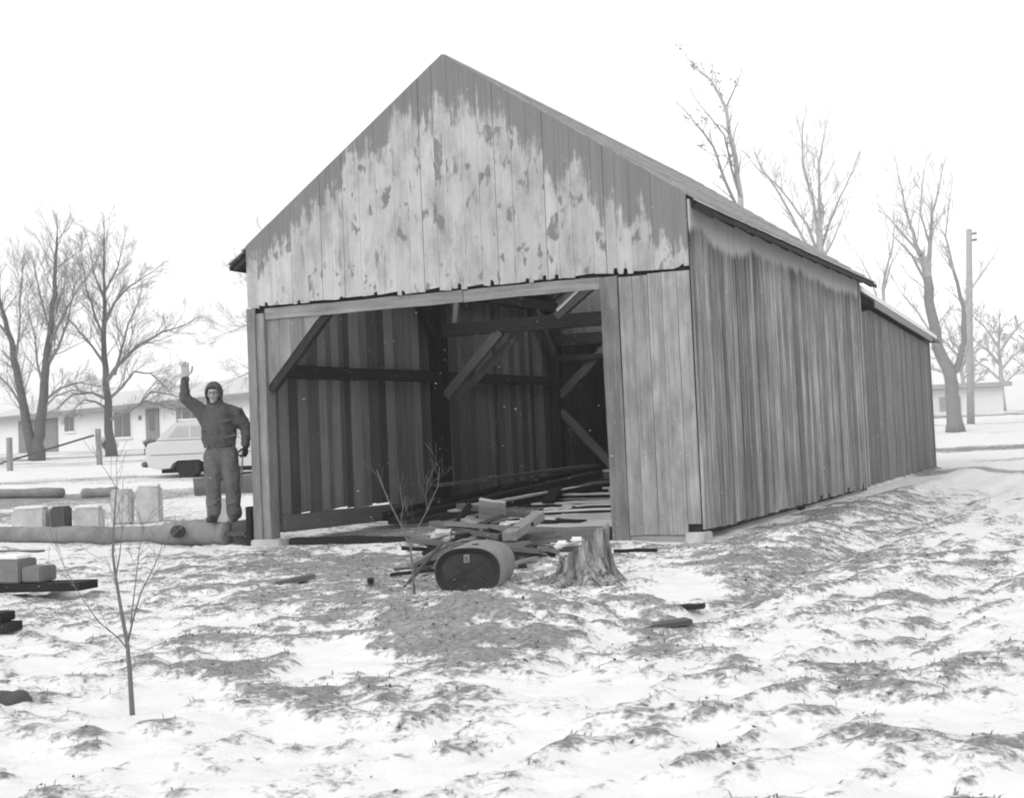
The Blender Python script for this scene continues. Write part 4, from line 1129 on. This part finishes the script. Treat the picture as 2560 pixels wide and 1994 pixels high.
# ------------------------------------------------------------------ ranch house
def build_house():
    a = Vector((-62.5, 55.65, 0)); b = Vector((-25.0, 39.5, 0))
    d = (b - a); LEN = d.length; ang = math.atan2(d.y, d.x)
    root = thing('ranch_house', 'long low pale house with a snowy roof behind the yard trees', 'house', (a.x, a.y, 1.12), ang)
    mw = wmat(root)
    def bx_(name, lo, hi, mat, par=root): return bbox(name, lo, hi, mat, par, 0, mw)
    bx_('wall', (0, 0, -.3), (LEN, 7.5, 2.62), 'siding')
    V = [(-.6, -.75, 2.62), (LEN + .6, -.75, 2.62), (LEN + .6, 8.3, 2.62), (-.6, 8.3, 2.62), (-.6, 3.75, 3.75), (LEN + .6, 3.75, 3.75)]
    rf = obj('roof', mesh('roof', V, [(0, 3, 2, 1), (0, 1, 5, 4), (2, 3, 4, 5), (0, 4, 3), (1, 2, 5)]), 'roofing', root, mw)
    V = [(-.6, -.78, 2.66), (LEN + .6, -.78, 2.66), (LEN + .6, 3.75, 3.80), (-.6, 3.75, 3.80), (-.6, -.78, 2.74), (LEN + .6, -.78, 2.74), (LEN + .6, 3.75, 3.86), (-.6, 3.75, 3.86)]
    obj('roof_snow', mesh('roof_snow', V, [(0, 3, 2, 1), (4, 5, 6, 7), (0, 1, 5, 4), (1, 2, 6, 5), (2, 3, 7, 6), (3, 0, 4, 7)]), 'roof_snow', rf, mw)
    bx_('fascia', (-.6, -.80, 2.40), (LEN + .6, -.72, 2.66), 'trim', rf)  # eave shadow put into the dark colour of the fascia
    bx_('soffit', (-.58, -.72, 2.60), (LEN + .58, 0, 2.617), 'trim', rf)
    def win(x0, x1, z0, z1, panes, shutters):
        f = bx_('window', (x0 - .08, -.05, z0 - .08), (x1 + .08, .0, z1 + .08), 'siding')
        for i in range(panes):
            w = (x1 - x0) / panes
            bx_('pane', (x0 + w * i + .04, -.07, z0), (x0 + w * (i + 1) - .04, -.052, z1), 'pane', f)
        bx_('sill', (x0 - .12, -.12, z0 - .14), (x1 + .12, -.052, z0 - .082), 'siding', f)
        if shutters:
            for s in (x0 - .72, x1 + .12): bx_('shutter', (s, -.045, z0), (s + .6, -.002, z1), 'shutter', f)
    # positions along the front measured from the left end
    g = bx_('garage_door', (3.9, -.06, -.25), (10.4, -.002, 2.3), 'trim')
    for i in range(4): bx_('garage_panel', (4.0, -.09, -.2 + i * .62), (10.3, -.062, .36 + i * .62), 'shutter', g)
    win(11.5, 13.0, 1.4, 2.3, 2, False)
    win(18.7, 20.9, .85, 2.3, 2, False)
    dr = bx_('door', (22.8, -.06, -.2), (24.4, -.002, 2.35), 'shutter')
    bx_('door_light', (23.3, -.08, 1.1), (23.9, -.062, 2.0), 'pane', dr)
    win(27.2, 29.2, 1.2, 2.25, 2, True)
    for x_ in (22.0,): bx_('lamp', (x_, -.12, 1.75), (x_ + .18, -.002, 2.0), 'trim')
    return root
build_house()
def shrub(label, loc, s, seed):
    rr = random.Random(seed); V, F = [], []
    for i in range(40):
        d = Vector((rr.gauss(0, .6), rr.gauss(0, .6), 1)).normalized()
        grow(V, F, Vector((rr.gauss(0, .08), rr.gauss(0, .08), 0)), d, s * rr.uniform(.5, 1), .02, 1, rr, .3, {1: 5, 0: 0}, .012)
    root = thing('shrub', label, 'shrub', loc, 0, 'small shrubs before the house'); obj('stems', mesh('stems', V, F), 'bark', root, wmat(root))
shrub('small dark shrub before the house right of the double tree', (-37.2, 38.6, hz(-37.2, 38.6)), .75, 1)
shrub('low shrub beside the house wall behind the slanted rail', (-35.2, 39.4, hz(-35.2, 39.4)), .55, 2)
shrub('low shrub under the wide window of the house', (-29.5, 38.5, hz(-29.5, 38.5)), .5, 3)
# pale building far right
fb = thing('far_building', 'pale low building far off behind the right trees', 'building', (-3.5, 64.0, .9), .42)
mw = wmat(fb)
bbox('wall', (0, 0, -.3), (7, 5, 1.75), 'siding', fb, 0, mw); bbox('roof', (-.4, -.5, 1.753), (7.4, 5.5, 2.0), 'pale_bark', fb, 0, mw)
bbox('window', (3.4, -.05, .5), (4.6, -.002, 1.3), 'pale_bark', fb, 0, mw)

# ------------------------------------------------------------------ parked car (wagon, rear to the left)
def build_car():
    root = thing('parked_car', 'pale station wagon dusted with snow parked behind the waving man', 'car', (-12.05, 11.95, hz(-11.0, 12.3) - .02), .26)
    mw = wmat(root)
    def arch(cx_, r):
        return [(cx_ - .46, .25), (cx_ - .40, .36), (cx_ - .26, .44), (cx_ + .30, .45), (cx_ + .42, .38), (cx_ + .48, .25)]
    low = [(.10, .30)] + [(.42, .24)] + arch(1.12, .42) + [(1.7, .24), (3.3, .24)] + arch(3.95, .42) + [(4.5, .26), (5.05, .32), (5.15, .55), (5.1, .80), (4.6, .90), (3.6, .94), (.35, .93), (.10, .88), (.02, .70), (.05, .45)]
    def loft(prof, ys):
        V, F = [], []; n = len(prof)
        cx_ = sum(p[0] for p in prof) / n; cz_ = sum(p[1] for p in prof) / n
        for (yv, s) in ys:
            for (x_, z_) in prof: V.append((cx_ + (x_ - cx_) * (1 - (1 - s) * .3), yv, cz_ + (z_ - cz_) * s))
        for i in range(len(ys) - 1):
            for k in range(n): F.append((i * n + k, i * n + (k + 1) % n, (i + 1) * n + (k + 1) % n, (i + 1) * n + k))
        F.append(tuple(range(n))[::-1]); F.append(tuple((len(ys) - 1) * n + k for k in range(n)))
        me = mesh('body', V, F); bm = bmesh.new(); bm.from_mesh(me); bmesh.ops.triangulate(bm, faces=[f for f in bm.faces if len(f.verts) > 4]); bmesh.ops.recalc_face_normals(bm, faces=bm.faces[:]); bm.to_mesh(me); bm.free()
        return me
    body = obj('body', loft(low, [(-.02, .93), (.03, .985), (.10, 1), (1.72, 1), (1.79, .985), (1.84, .93)]), 'car', root, mw)
    cab = [(.30, .93), (.42, 1.06), (.78, 1.36), (1.0, 1.40), (2.7, 1.40), (2.95, 1.36), (3.45, .94)]
    cb = obj('cabin', loft(cab, [(.06, .96), (.18, 1.0), (1.64, 1.0), (1.76, .96)]), 'car', root, mw)
    for (q, nm) in (([(.62, 1.0), (1.15, 1.0), (1.15, 1.27), (.88, 1.27)], 'side_window'), ([(1.22, 1.0), (2.05, 1.0), (2.05, 1.27), (1.22, 1.27)], 'side_window'), ([(2.12, 1.0), (3.1, 1.0), (2.82, 1.27), (2.12, 1.27)], 'side_window')):
        V = [(x_, .05, z_) for x_, z_ in q] + [(x_, .10, z_) for x_, z_ in q]
        obj(nm, mesh(nm, V, [(0, 1, 2, 3), (7, 6, 5, 4), (0, 4, 5, 1), (1, 5, 6, 2), (2, 6, 7, 3), (3, 7, 4, 0)]), 'glass', cb, mw)
    for cx_ in (1.12, 3.95):
        V, F = [], []
        tube(V, F, [(cx_, .06, .31), (cx_, .09, .31), (cx_, .27, .31), (cx_, .30, .31)], [.29, .32, .32, .29], 24)
        w = obj('wheel', mesh('wheel', V, F), 'rubber', root, mw)
        V, F = [], []; tube(V, F, [(cx_, .045, .31), (cx_, .058, .31)], [.15, .17], 18); obj('hubcap', mesh('hubcap', V, F), 'rubber', w, mw)
        V, F = [], []; tube(V, F, [(cx_, 1.52, .31), (cx_, 1.74, .31)], [.32, .32], 20); obj('wheel', mesh('wheel', V, F), 'rubber', root, mw)
    bbox('underbody', (.35, .25, .14), (4.9, 1.55, .30), 'rubber', root, 0, mw)
    bbox('bumper', (-.08, .02, .30), (.06, 1.80, .44), 'chrome', root, .03, mw)
    bbox('tail_light', (-.005, .04, .60), (.05, .16, .76), 'chrome', root, .01, mw)
    bbox('side_trim', (.2, -.028, .585), (5.0, -.021, .60), 'chrome', body, 0, mw)
    bbox('roof_snow', (.80, .22, 1.401), (2.75, 1.60, 1.45), 'snow', cb, .02, mw)
build_car()

# ------------------------------------------------------------------ waving man
def capsule(bm, p0, p1, r0, r1, sy=1.0, n=14):
    """tapered limb with round ends; sy flattens it front to back"""
    p0, p1 = Vector(p0), Vector(p1)
    V, F = [], []
    d = p1 - p0; ln = max(d.length, 1e-5); d = d / ln
    pts, rad = [], []
    for k in range(5): a = math.pi / 2 * k / 5; pts.append(p0 - d * r0 * math.cos(a)); rad.append(max(1e-3, r0 * math.sin(a)))
    for k in range(7): t = k / 6; pts.append(p0 + d * ln * t); rad.append(r0 + (r1 - r0) * t)
    for k in range(4, -1, -1): a = math.pi / 2 * k / 5; pts.append(p1 + d * r1 * math.cos(a)); rad.append(max(1e-3, r1 * math.sin(a)))
    tube(V, F, pts, rad, n)
    cy_ = (p0.y + p1.y) / 2
    vs = [bm.verts.new((v.x, cy_ + (v.y - cy_) * sy, v.z)) for v in V]
    for f in F: bm.faces.new([vs[i] for i in f])

def ball(bm, c, r, seg=16):
    m = Matrix.Translation(c) @ Matrix.Diagonal((r[0], r[1], r[2], 1))
    bmesh.ops.create_uvsphere(bm, u_segments=seg, v_segments=seg // 2 + 2, radius=1.0, matrix=m)

def fuse(name, bm, voxel, smooth=4, fac=0.5):
    me = bpy.data.meshes.new(name); bm.to_mesh(me); bm.free()
    o = bpy.data.objects.new('tmp', me); COL.objects.link(o)
    m = o.modifiers.new('r', 'REMESH'); m.mode = 'VOXEL'; m.voxel_size = voxel
    if smooth:
        s = o.modifiers.new('s', 'SMOOTH'); s.iterations = smooth; s.factor = fac
    dg = bpy.context.evaluated_depsgraph_get(); dg.update()
    out = bpy.data.meshes.new_from_object(o.evaluated_get(dg)); out.name = name
    bpy.data.objects.remove(o); bpy.data.meshes.remove(me)
    return out

def hand(bm, wrist, fwd, across, palmn, curl, scale=1.0):
    """palm and five fingers; fwd along fingers, across towards the thumb side, palmn out of the palm"""
    w, f, a, p = Vector(wrist), Vector(fwd).normalized(), Vector(across).normalized(), Vector(palmn).normalized()
    s = scale
    for t in (-.03, -.01, .01, .03): capsule(bm, w + a * t * s * .8 + f * .01, w + a * t * s + f * .085 * s, .017 * s, .015 * s, 1, 8)
    for k, (t, ln) in enumerate(((.033, .072), (.011, .082), (-.011, .076), (-.032, .060))):
        q = w + a * t * s + f * .088 * s; d = f + a * t * 3
        d.normalize()
        for seg in range(3):
            c = curl * (seg + .6)
            dd = (d * math.cos(c) + p * math.sin(c)).normalized()
            e = q + dd * ln * s * (.42, .33, .27)[seg]
            capsule(bm, q, e, .0100 * s, .0088 * s, 1, 8); q = e
    q = w + a * .036 * s + f * .03 * s
    for seg, (d, ln) in enumerate((((a * .8 + f * .6 + p * .25), .045), ((a * .35 + f * .9 + p * (.2 + curl * .6)), .038), ((a * .15 + f + p * (.2 + curl)), .028))):
        e = q + d.normalized() * ln * s; capsule(bm, q, e, .0125 * s, .010 * s, 1, 8); q = e

def build_person():
    fx, fy = -.60, .12
    root = thing('person', 'man in dark hooded jacket waving one raised arm, standing on the log', 'person', (fx, fy, .262), -YAW)
    mw = wmat(root)
    shR, elR, wrR = (-.225, 0, 1.415), (-.445, -.05, 1.60), (-.415, -.10, 1.865)
    shL, elL, wrL = (.235, 0, 1.415), (.315, .02, 1.18), (.315, -.05, .955)
    HC = Vector((-.075, -.05, 1.635))
    # body
    bm = bmesh.new()
    capsule(bm, (-.02, .0, .95), (-.03, 0, 1.34), .135, .15, .75); capsule(bm, (-.16, 0, 1.40), (.16, 0, 1.40), .06, .06)
    capsule(bm, (-.045, 0, 1.40), (-.07, -.03, 1.56), .058, .055)
    for (a_, b_, c_) in ((shR, elR, wrR), (shL, elL, wrL)): capsule(bm, a_, b_, .05, .042); capsule(bm, b_, c_, .042, .029)
    for s, kx in ((-1, -.125), (1, .12)):
        capsule(bm, (s * .09, 0, .95), (kx, -.02, .52), .085, .058); capsule(bm, (kx, -.02, .52), (s * .13, .02, .10), .055, .038); capsule(bm, (s * .13, .03, .05), (s * .15, -.13, .035), .035, .028)
    ball(bm, HC + Vector((0, .01, .02)), (.076, .092, .105)); capsule(bm, HC + Vector((0, -.02, -.05)), HC + Vector((0, -.045, -.085)), .055, .035)
    capsule(bm, HC + Vector((0, -.085, .015)), HC + Vector((0, -.112, -.028)), .011, .017, 1, 8)       # nose
    for s in (-1, 1): ball(bm, HC + Vector((s * .078, .01, -.005)), (.012, .022, .032), 10); ball(bm, HC + Vector((s * .036, -.068, -.02)), (.024, .02, .02), 10)
    ball(bm, HC + Vector((0, -.078, .038)), (.052, .018, .012), 10); ball(bm, HC + Vector((0, -.083, -.062)), (.026, .012, .010), 10)
    hand(bm, Vector(wrR) + Vector((.0, 0, .0)), (.03, -.12, 1), (1, -.1, -.03), (0, -1, -.1), .20, 1.2)
    hand(bm, Vector(wrL), (-.05, -.25, -1), (-.45, -.9, .2), (-1, .3, 0), .85, 1.0)
    body = obj('body', fuse('body', bm, .0055, 2), 'skin', root, mw, True)
    for s in (-1, 1):
        bm = bmesh.new(); ball(bm, HC + Vector((s * .033, -.083, .016)), (.009, .006, .005), 8)
        me = bpy.data.meshes.new('eye'); bm.to_mesh(me); bm.free(); obj('eye', me, 'black', body, mw, True)
    bm = bmesh.new(); capsule(bm, HC + Vector((-.022, -.094, -.058)), HC + Vector((.022, -.094, -.058)), .003, .003, 1, 8)
    me = bpy.data.meshes.new('mouth'); bm.to_mesh(me); bm.free(); obj('mouth', me, 'glove', body, mw)
    # glasses
    V, F = [], []
    for s in (-1, 1):
        ring = [HC + Vector((s * .035 + .027 * math.cos(a), -.102 + .006 * abs(math.cos(a)), .014 + .021 * math.sin(a))) for a in [2 * math.pi * k / 14 for k in range(15)]]
        tube(V, F, ring, [.0024] * 15, 5)
        tube(V, F, [HC + Vector((s * .061, -.098, .018)), HC + Vector((s * .084, .0, .016))], [.003, .003], 5)
    tube(V, F, [HC + Vector((-.009, -.105, .016)), HC + Vector((.009, -.105, .016))], [.003, .003], 5)
    obj('glasses', mesh('glasses', V, F), 'black', root, mw)
    # jacket
    bm = bmesh.new()
    capsule(bm, (-.025, .0, 1.03), (-.03, 0, 1.16), .212, .232, .72, 18); capsule(bm, (-.03, 0, 1.16), (-.02, 0, 1.33), .225, .215, .70, 18)
    capsule(bm, (-.15, .0, 1.385), (.15, .0, 1.375), .098, .092, 1); capsule(bm, (-.06, 0, 1.44), (.16, 0, 1.39), .085, .075, 1); capsule(bm, (-.06, .0, 1.43), (-.07, -.01, 1.50), .11, .095, .95)
    capsule(bm, shR, elR, .086, .076); capsule(bm, elR, (-.418, -.095, 1.83), .074, .060)
    capsule(bm, (-.14, 0, 1.20), (-.32, -.02, 1.50), .075, .075); capsule(bm, (.16, 0, 1.28), (.27, 0, 1.27), .085, .08)
    capsule(bm, (.05, 0, 1.43), (.21, 0, 1.375), .09, .088); capsule(bm, (.205, 0, 1.37), elL, .088, .078); capsule(bm, elL, (.318, -.04, .99), .074, .060)
    for (t, z_) in ((.10, 1.08), (-.12, 1.20), (.06, 1.28)): capsule(bm, (t - .1, -.13, z_ - .03), (t + .1, -.14, z_ + .02), .022, .018, 1, 8)   # folds
    for (p, q) in (((-.30, -.07, 1.44), (-.36, -.06, 1.58)), ((.30, -.07, 1.30), (.36, -.05, 1.22)), ((.28, -.06, 1.12), (.37, -.05, 1.10))): capsule(bm, p, q, .022, .02, 1, 8)
    bmt = fuse('jacket', bm, .010, 4); disp_mesh(bmt, .020, 9, 5); disp_mesh(bmt, .010, 24, 6)
    # flat hem and cuffs
    bm = bmesh.new(); bm.from_mesh(bmt)
    r = bmesh.ops.bisect_plane(bm, geom=bm.verts[:] + bm.edges[:] + bm.faces[:], plane_co=(0, 0, .955), plane_no=(0, 0, -1), clear_outer=False)
    dele = [v for v in bm.verts if v.co.z < .9545 and abs(v.co.x) < .22]; bmesh.ops.delete(bm, geom=dele, context='VERTS')
    bm.to_mesh(bmt); bm.free()
    jk = obj('jacket', bmt, 'jacket', root, mw, True)
    V, F = [], []
    tube(V, F, [(-.03, 0, .995), (-.03, 0, .955)], [.2, .195], 24)
    V = [Vector((v.x, v.y * .72, v.z)) for v in V]; obj('waistband', mesh('waistband', V, F), 'sleeve', jk, mw, True)
    V, F = [], []
    tube(V, F, [(-.418, -.092, 1.818), (-.416, -.099, 1.862)], [.052, .048], 14); obj('cuff', mesh('cuff', V, F), 'sleeve', jk, mw, True)
    V, F = [], []
    tube(V, F, [(.318, -.035, 1.0), (.316, -.045, .962)], [.052, .048], 14); obj('cuff', mesh('cuff', V, F), 'sleeve', jk, mw, True)
    # hood: shell round the head, open at the face
    bm = bmesh.new(); ball(bm, HC + Vector((.0, .03, .02)), (.118, .125, .148), 28); capsule(bm, HC + Vector((0, .05, -.06)), HC + Vector((.01, .04, -.17)), .10, .12, 1, 18)
    me = fuse('hood', bm, .010, 5)
    bm = bmesh.new(); bm.from_mesh(me)
    dele = []
    for v in bm.verts:
        q = v.co - HC
        if q.y < -.02 and (q.x / .090) ** 2 + ((q.z + .018) / .122) ** 2 < 1: dele.append(v)
    bmesh.ops.delete(bm, geom=dele, context='VERTS')
    bmesh.ops.solidify(bm, geom=bm.faces[:], thickness=.010)
    bm.to_mesh(me); bm.free(); obj('hood', me, 'jacket', root, mw, True)
    bm = bmesh.new(); ball(bm, HC + Vector((0, .02, .075)), (.088, .098, .058), 20)
    me = bpy.data.meshes.new('cap'); bm.to_mesh(me); bm.free(); obj('cap', me, 'sleeve', root, mw, True)
    # trousers
    bm = bmesh.new()
    capsule(bm, (-.03, .0, .965), (-.02, 0, .84), .172, .17, .75, 18)
    for s, kx, ax in ((-1, -.125, -.137), (1, .118, .128)):
        capsule(bm, (s * .09 - .01, 0, .86), (kx, -.02, .52), .130, .110); capsule(bm, (kx, -.02, .52), (ax, .02, .115), .106, .092)
        for z_ in (.58, .40, .22): capsule(bm, (kx - .05, -.075, z_), (kx + .05, -.085, z_ + .03), .022, .018, 1, 8)
    capsule(bm, (-.01, 0, .80), (0, 0, .66), .11, .08, .8)
    tme = fuse('trousers', bm, .010, 4); disp_mesh(tme, .020, 8, 15); disp_mesh(tme, .009, 22, 16)
    obj('trousers', tme, 'trousers', root, mw, True)
    for s, ax in ((-1, -.137), (1, .128)):
        bm = bmesh.new(); capsule(bm, (ax, .035, .05), (ax + s * .02, -.15, .045), .052, .046, 1); capsule(bm, (ax, .03, .05), (ax, .03, .12), .055, .055)
        for v in bm.verts: v.co.z = max(v.co.z, .004)
        obj('boot', fuse('boot', bm, .009, 2), 'boot', root, mw, True)
    bm = bmesh.new(); hand(bm, Vector(wrL), (-.05, -.25, -1), (-.45, -.9, .2), (-1, .3, 0), .85, 1.12); capsule(bm, Vector(wrL) + Vector((0, 0, .03)), Vector(wrL), .038, .036)
    obj('glove', fuse('glove', bm, .006, 2), 'glove', root, mw, True)
    # stick held in the lowered hand: a thing of its own
    V, F = [], []
    tube(V, F, [(.285, -.10, .90), (.27, -.10, .70), (.245, -.10, .42)], [.011, .012, .013], 8)
    s = obj('held_stick', mesh('held_stick', V, F), 'jamb', None, mw, True)
    tag(s, 'thin stick held in the lowered gloved hand of the man', 'stick')
build_person()

# ------------------------------------------------------------------ dead grass and leaves
def tufts():
    rs = np.random.RandomState(5)
    n = 60000
    x = rs.uniform(1.0, 12.0, n); y = rs.uniform(-10.5, 6.0, n)
    # denser near the camera, none in the barn
    d = np.hypot(x - CAM.x, y - CAM.y)
    c = coverage(x, y) + (rs.rand(n) - .5) * .3
    keep = (c < .33) & (rs.rand(n) < np.clip(9.0 / d, 0, 1) ** 1.2) & ~((x > -.1) & (x < 5.9) & (y > -.15))
    x, y = x[keep], y[keep]; n = len(x)
    z = height(x, y) - .004
    hgt = .010 + .028 * rs.rand(n) ** 2; a = rs.uniform(0, 2 * np.pi, n); lean = rs.uniform(.3, 1.8, n) * hgt
    wd = rs.uniform(.0022, .005, n)
    la = rs.uniform(0, 2 * np.pi, n)
    ux, uy = np.cos(a) * wd, np.sin(a) * wd
    v0 = np.stack([x - ux, y - uy, z], 1); v1 = np.stack([x + ux, y + uy, z], 1)
    mx, my = x + np.cos(la) * lean * .4, y + np.sin(la) * lean * .4
    v2 = np.stack([mx + ux * .8, my + uy * .8, z + hgt * .7], 1); v3 = np.stack([mx - ux * .8, my - uy * .8, z + hgt * .7], 1)
    v4 = np.stack([x + np.cos(la) * lean, y + np.sin(la) * lean, z + hgt * .85], 1)
    co = np.stack([v0, v1, v2, v3, v4], 1).reshape(-1, 3)
    b = np.arange(n) * 5
    tri = np.stack([b, b + 1, b + 2, b, b + 2, b + 3, b + 3, b + 2, b + 4], 1).reshape(-1, 3)
    raw('dead_grass', co, tri, 'grass', 'matted dead grass blades poking through the thin snow', 'grass')
    # curled dead leaves
    n = 3500
    x = rs.uniform(1.0, 12.0, n); y = rs.uniform(-10.5, 3.0, n)
    c = coverage(x, y) + (rs.rand(n) - .5) * .5
    keep = (c < .42) & ~((x > -.1) & (x < 5.9) & (y > -.15)); x, y = x[keep], y[keep]; n = len(x)
    z = height(x, y) + .006
    s = rs.uniform(.008, .022, n); a = rs.uniform(0, 6.28, n)
    ca, sa = np.cos(a), np.sin(a)
    q = []
    for (px, py, pz) in ((-1, 0, .35), (0, -.55, .0), (1, 0, .5), (0, .55, .1), (0, 0, -.15)):
        jz = rs.uniform(.3, 1.6, n)
        q.append(np.stack([x + s * (px * ca - py * sa), y + s * (px * sa + py * ca), z + s * pz * jz], 1))
    co = np.stack(q, 1).reshape(-1, 3); b = np.arange(n) * 5
    tri = np.stack([b, b + 1, b + 4, b + 1, b + 2, b + 4, b + 2, b + 3, b + 4, b + 3, b, b + 4], 1).reshape(-1, 3)
    raw('dead_leaves', co, tri, 'leaf', 'curled dead leaves scattered over the snow', 'leaves')

def raw(name, co, tri, mat, label, cat):
    me = bpy.data.meshes.new(name)
    me.vertices.add(len(co)); me.vertices.foreach_set('co', co.ravel())
    me.loops.add(tri.size); me.loops.foreach_set('vertex_index', tri.ravel().astype(np.int32))
    me.polygons.add(len(tri)); me.polygons.foreach_set('loop_start', np.arange(0, tri.size, 3, dtype=np.int32)); me.polygons.foreach_set('loop_total', np.full(len(tri), 3, dtype=np.int32))
    me.update(calc_edges=True)
    o = obj(name, me, mat); tag(o, label, cat, None, 'stuff')
    print(name, len(tri))
    return o
tufts()

# ------------------------------------------------------------------ driven snowflakes in the air
def flakes():
    rs = np.random.RandomState(9)
    n = 36000
    x = rs.uniform(-4, 12, n); y = rs.uniform(-11, 14, n); z = rs.uniform(.1, 6.5, n)
    d = np.sqrt((x - CAM.x) ** 2 + (y - CAM.y) ** 2 + (z - CAM.z) ** 2)
    keep = (d > 5.5) & ~((x > -.4) & (x < 6.2) & (y > -.15) & (y < 19)); x, y, z = x[keep], y[keep], z[keep]; n = len(x)
    r = .0008 + .0011 * rs.rand(n) ** 2; w = np.array([.88, .40, -.22]); w = w / np.linalg.norm(w)
    u = np.cross(w, [0, 0, 1]); u = u / np.linalg.norm(u); v = np.cross(w, u)
    c = np.stack([x, y, z], 1); k = rs.uniform(1.2, 3.5, n)[:, None]
    q = [c - w * r[:, None] * k, c + u * r[:, None], c + v * r[:, None], c - u * r[:, None], c - v * r[:, None], c + w * r[:, None] * k]
    co = np.stack(q, 1).reshape(-1, 3); b = np.arange(n) * 6
    f = []
    for i in range(4):
        j = (i + 1) % 4
        f += [b, b + 1 + j, b + 1 + i, b + 5, b + 1 + i, b + 1 + j]
    tri = np.stack(f, 1).reshape(-1, 3)
    raw('falling_snow', co, tri, 'snow', 'small snowflakes driven through the air before the barn', 'snowflakes')
flakes()

# ------------------------------------------------------------------ blowing snow haze
V, F = box_vf(-420, 420, -420, 420, -1.5, 16.0)
hm = bpy.data.materials.new('haze_air'); hm.use_nodes = True
t = hm.node_tree; t.nodes.clear()
pv = t.nodes.new('ShaderNodeVolumePrincipled'); pv.inputs['Color'].default_value = (.97, .97, .97, 1); pv.inputs['Density'].default_value = .0016
mo = t.nodes.new('ShaderNodeOutputMaterial'); t.links.new(pv.outputs[0], mo.inputs['Volume'])
hz_o = obj('haze', mesh('haze', V, F), hm)
tag(hz_o, 'thin haze of blowing snow over the field', 'haze', None, 'stuff')
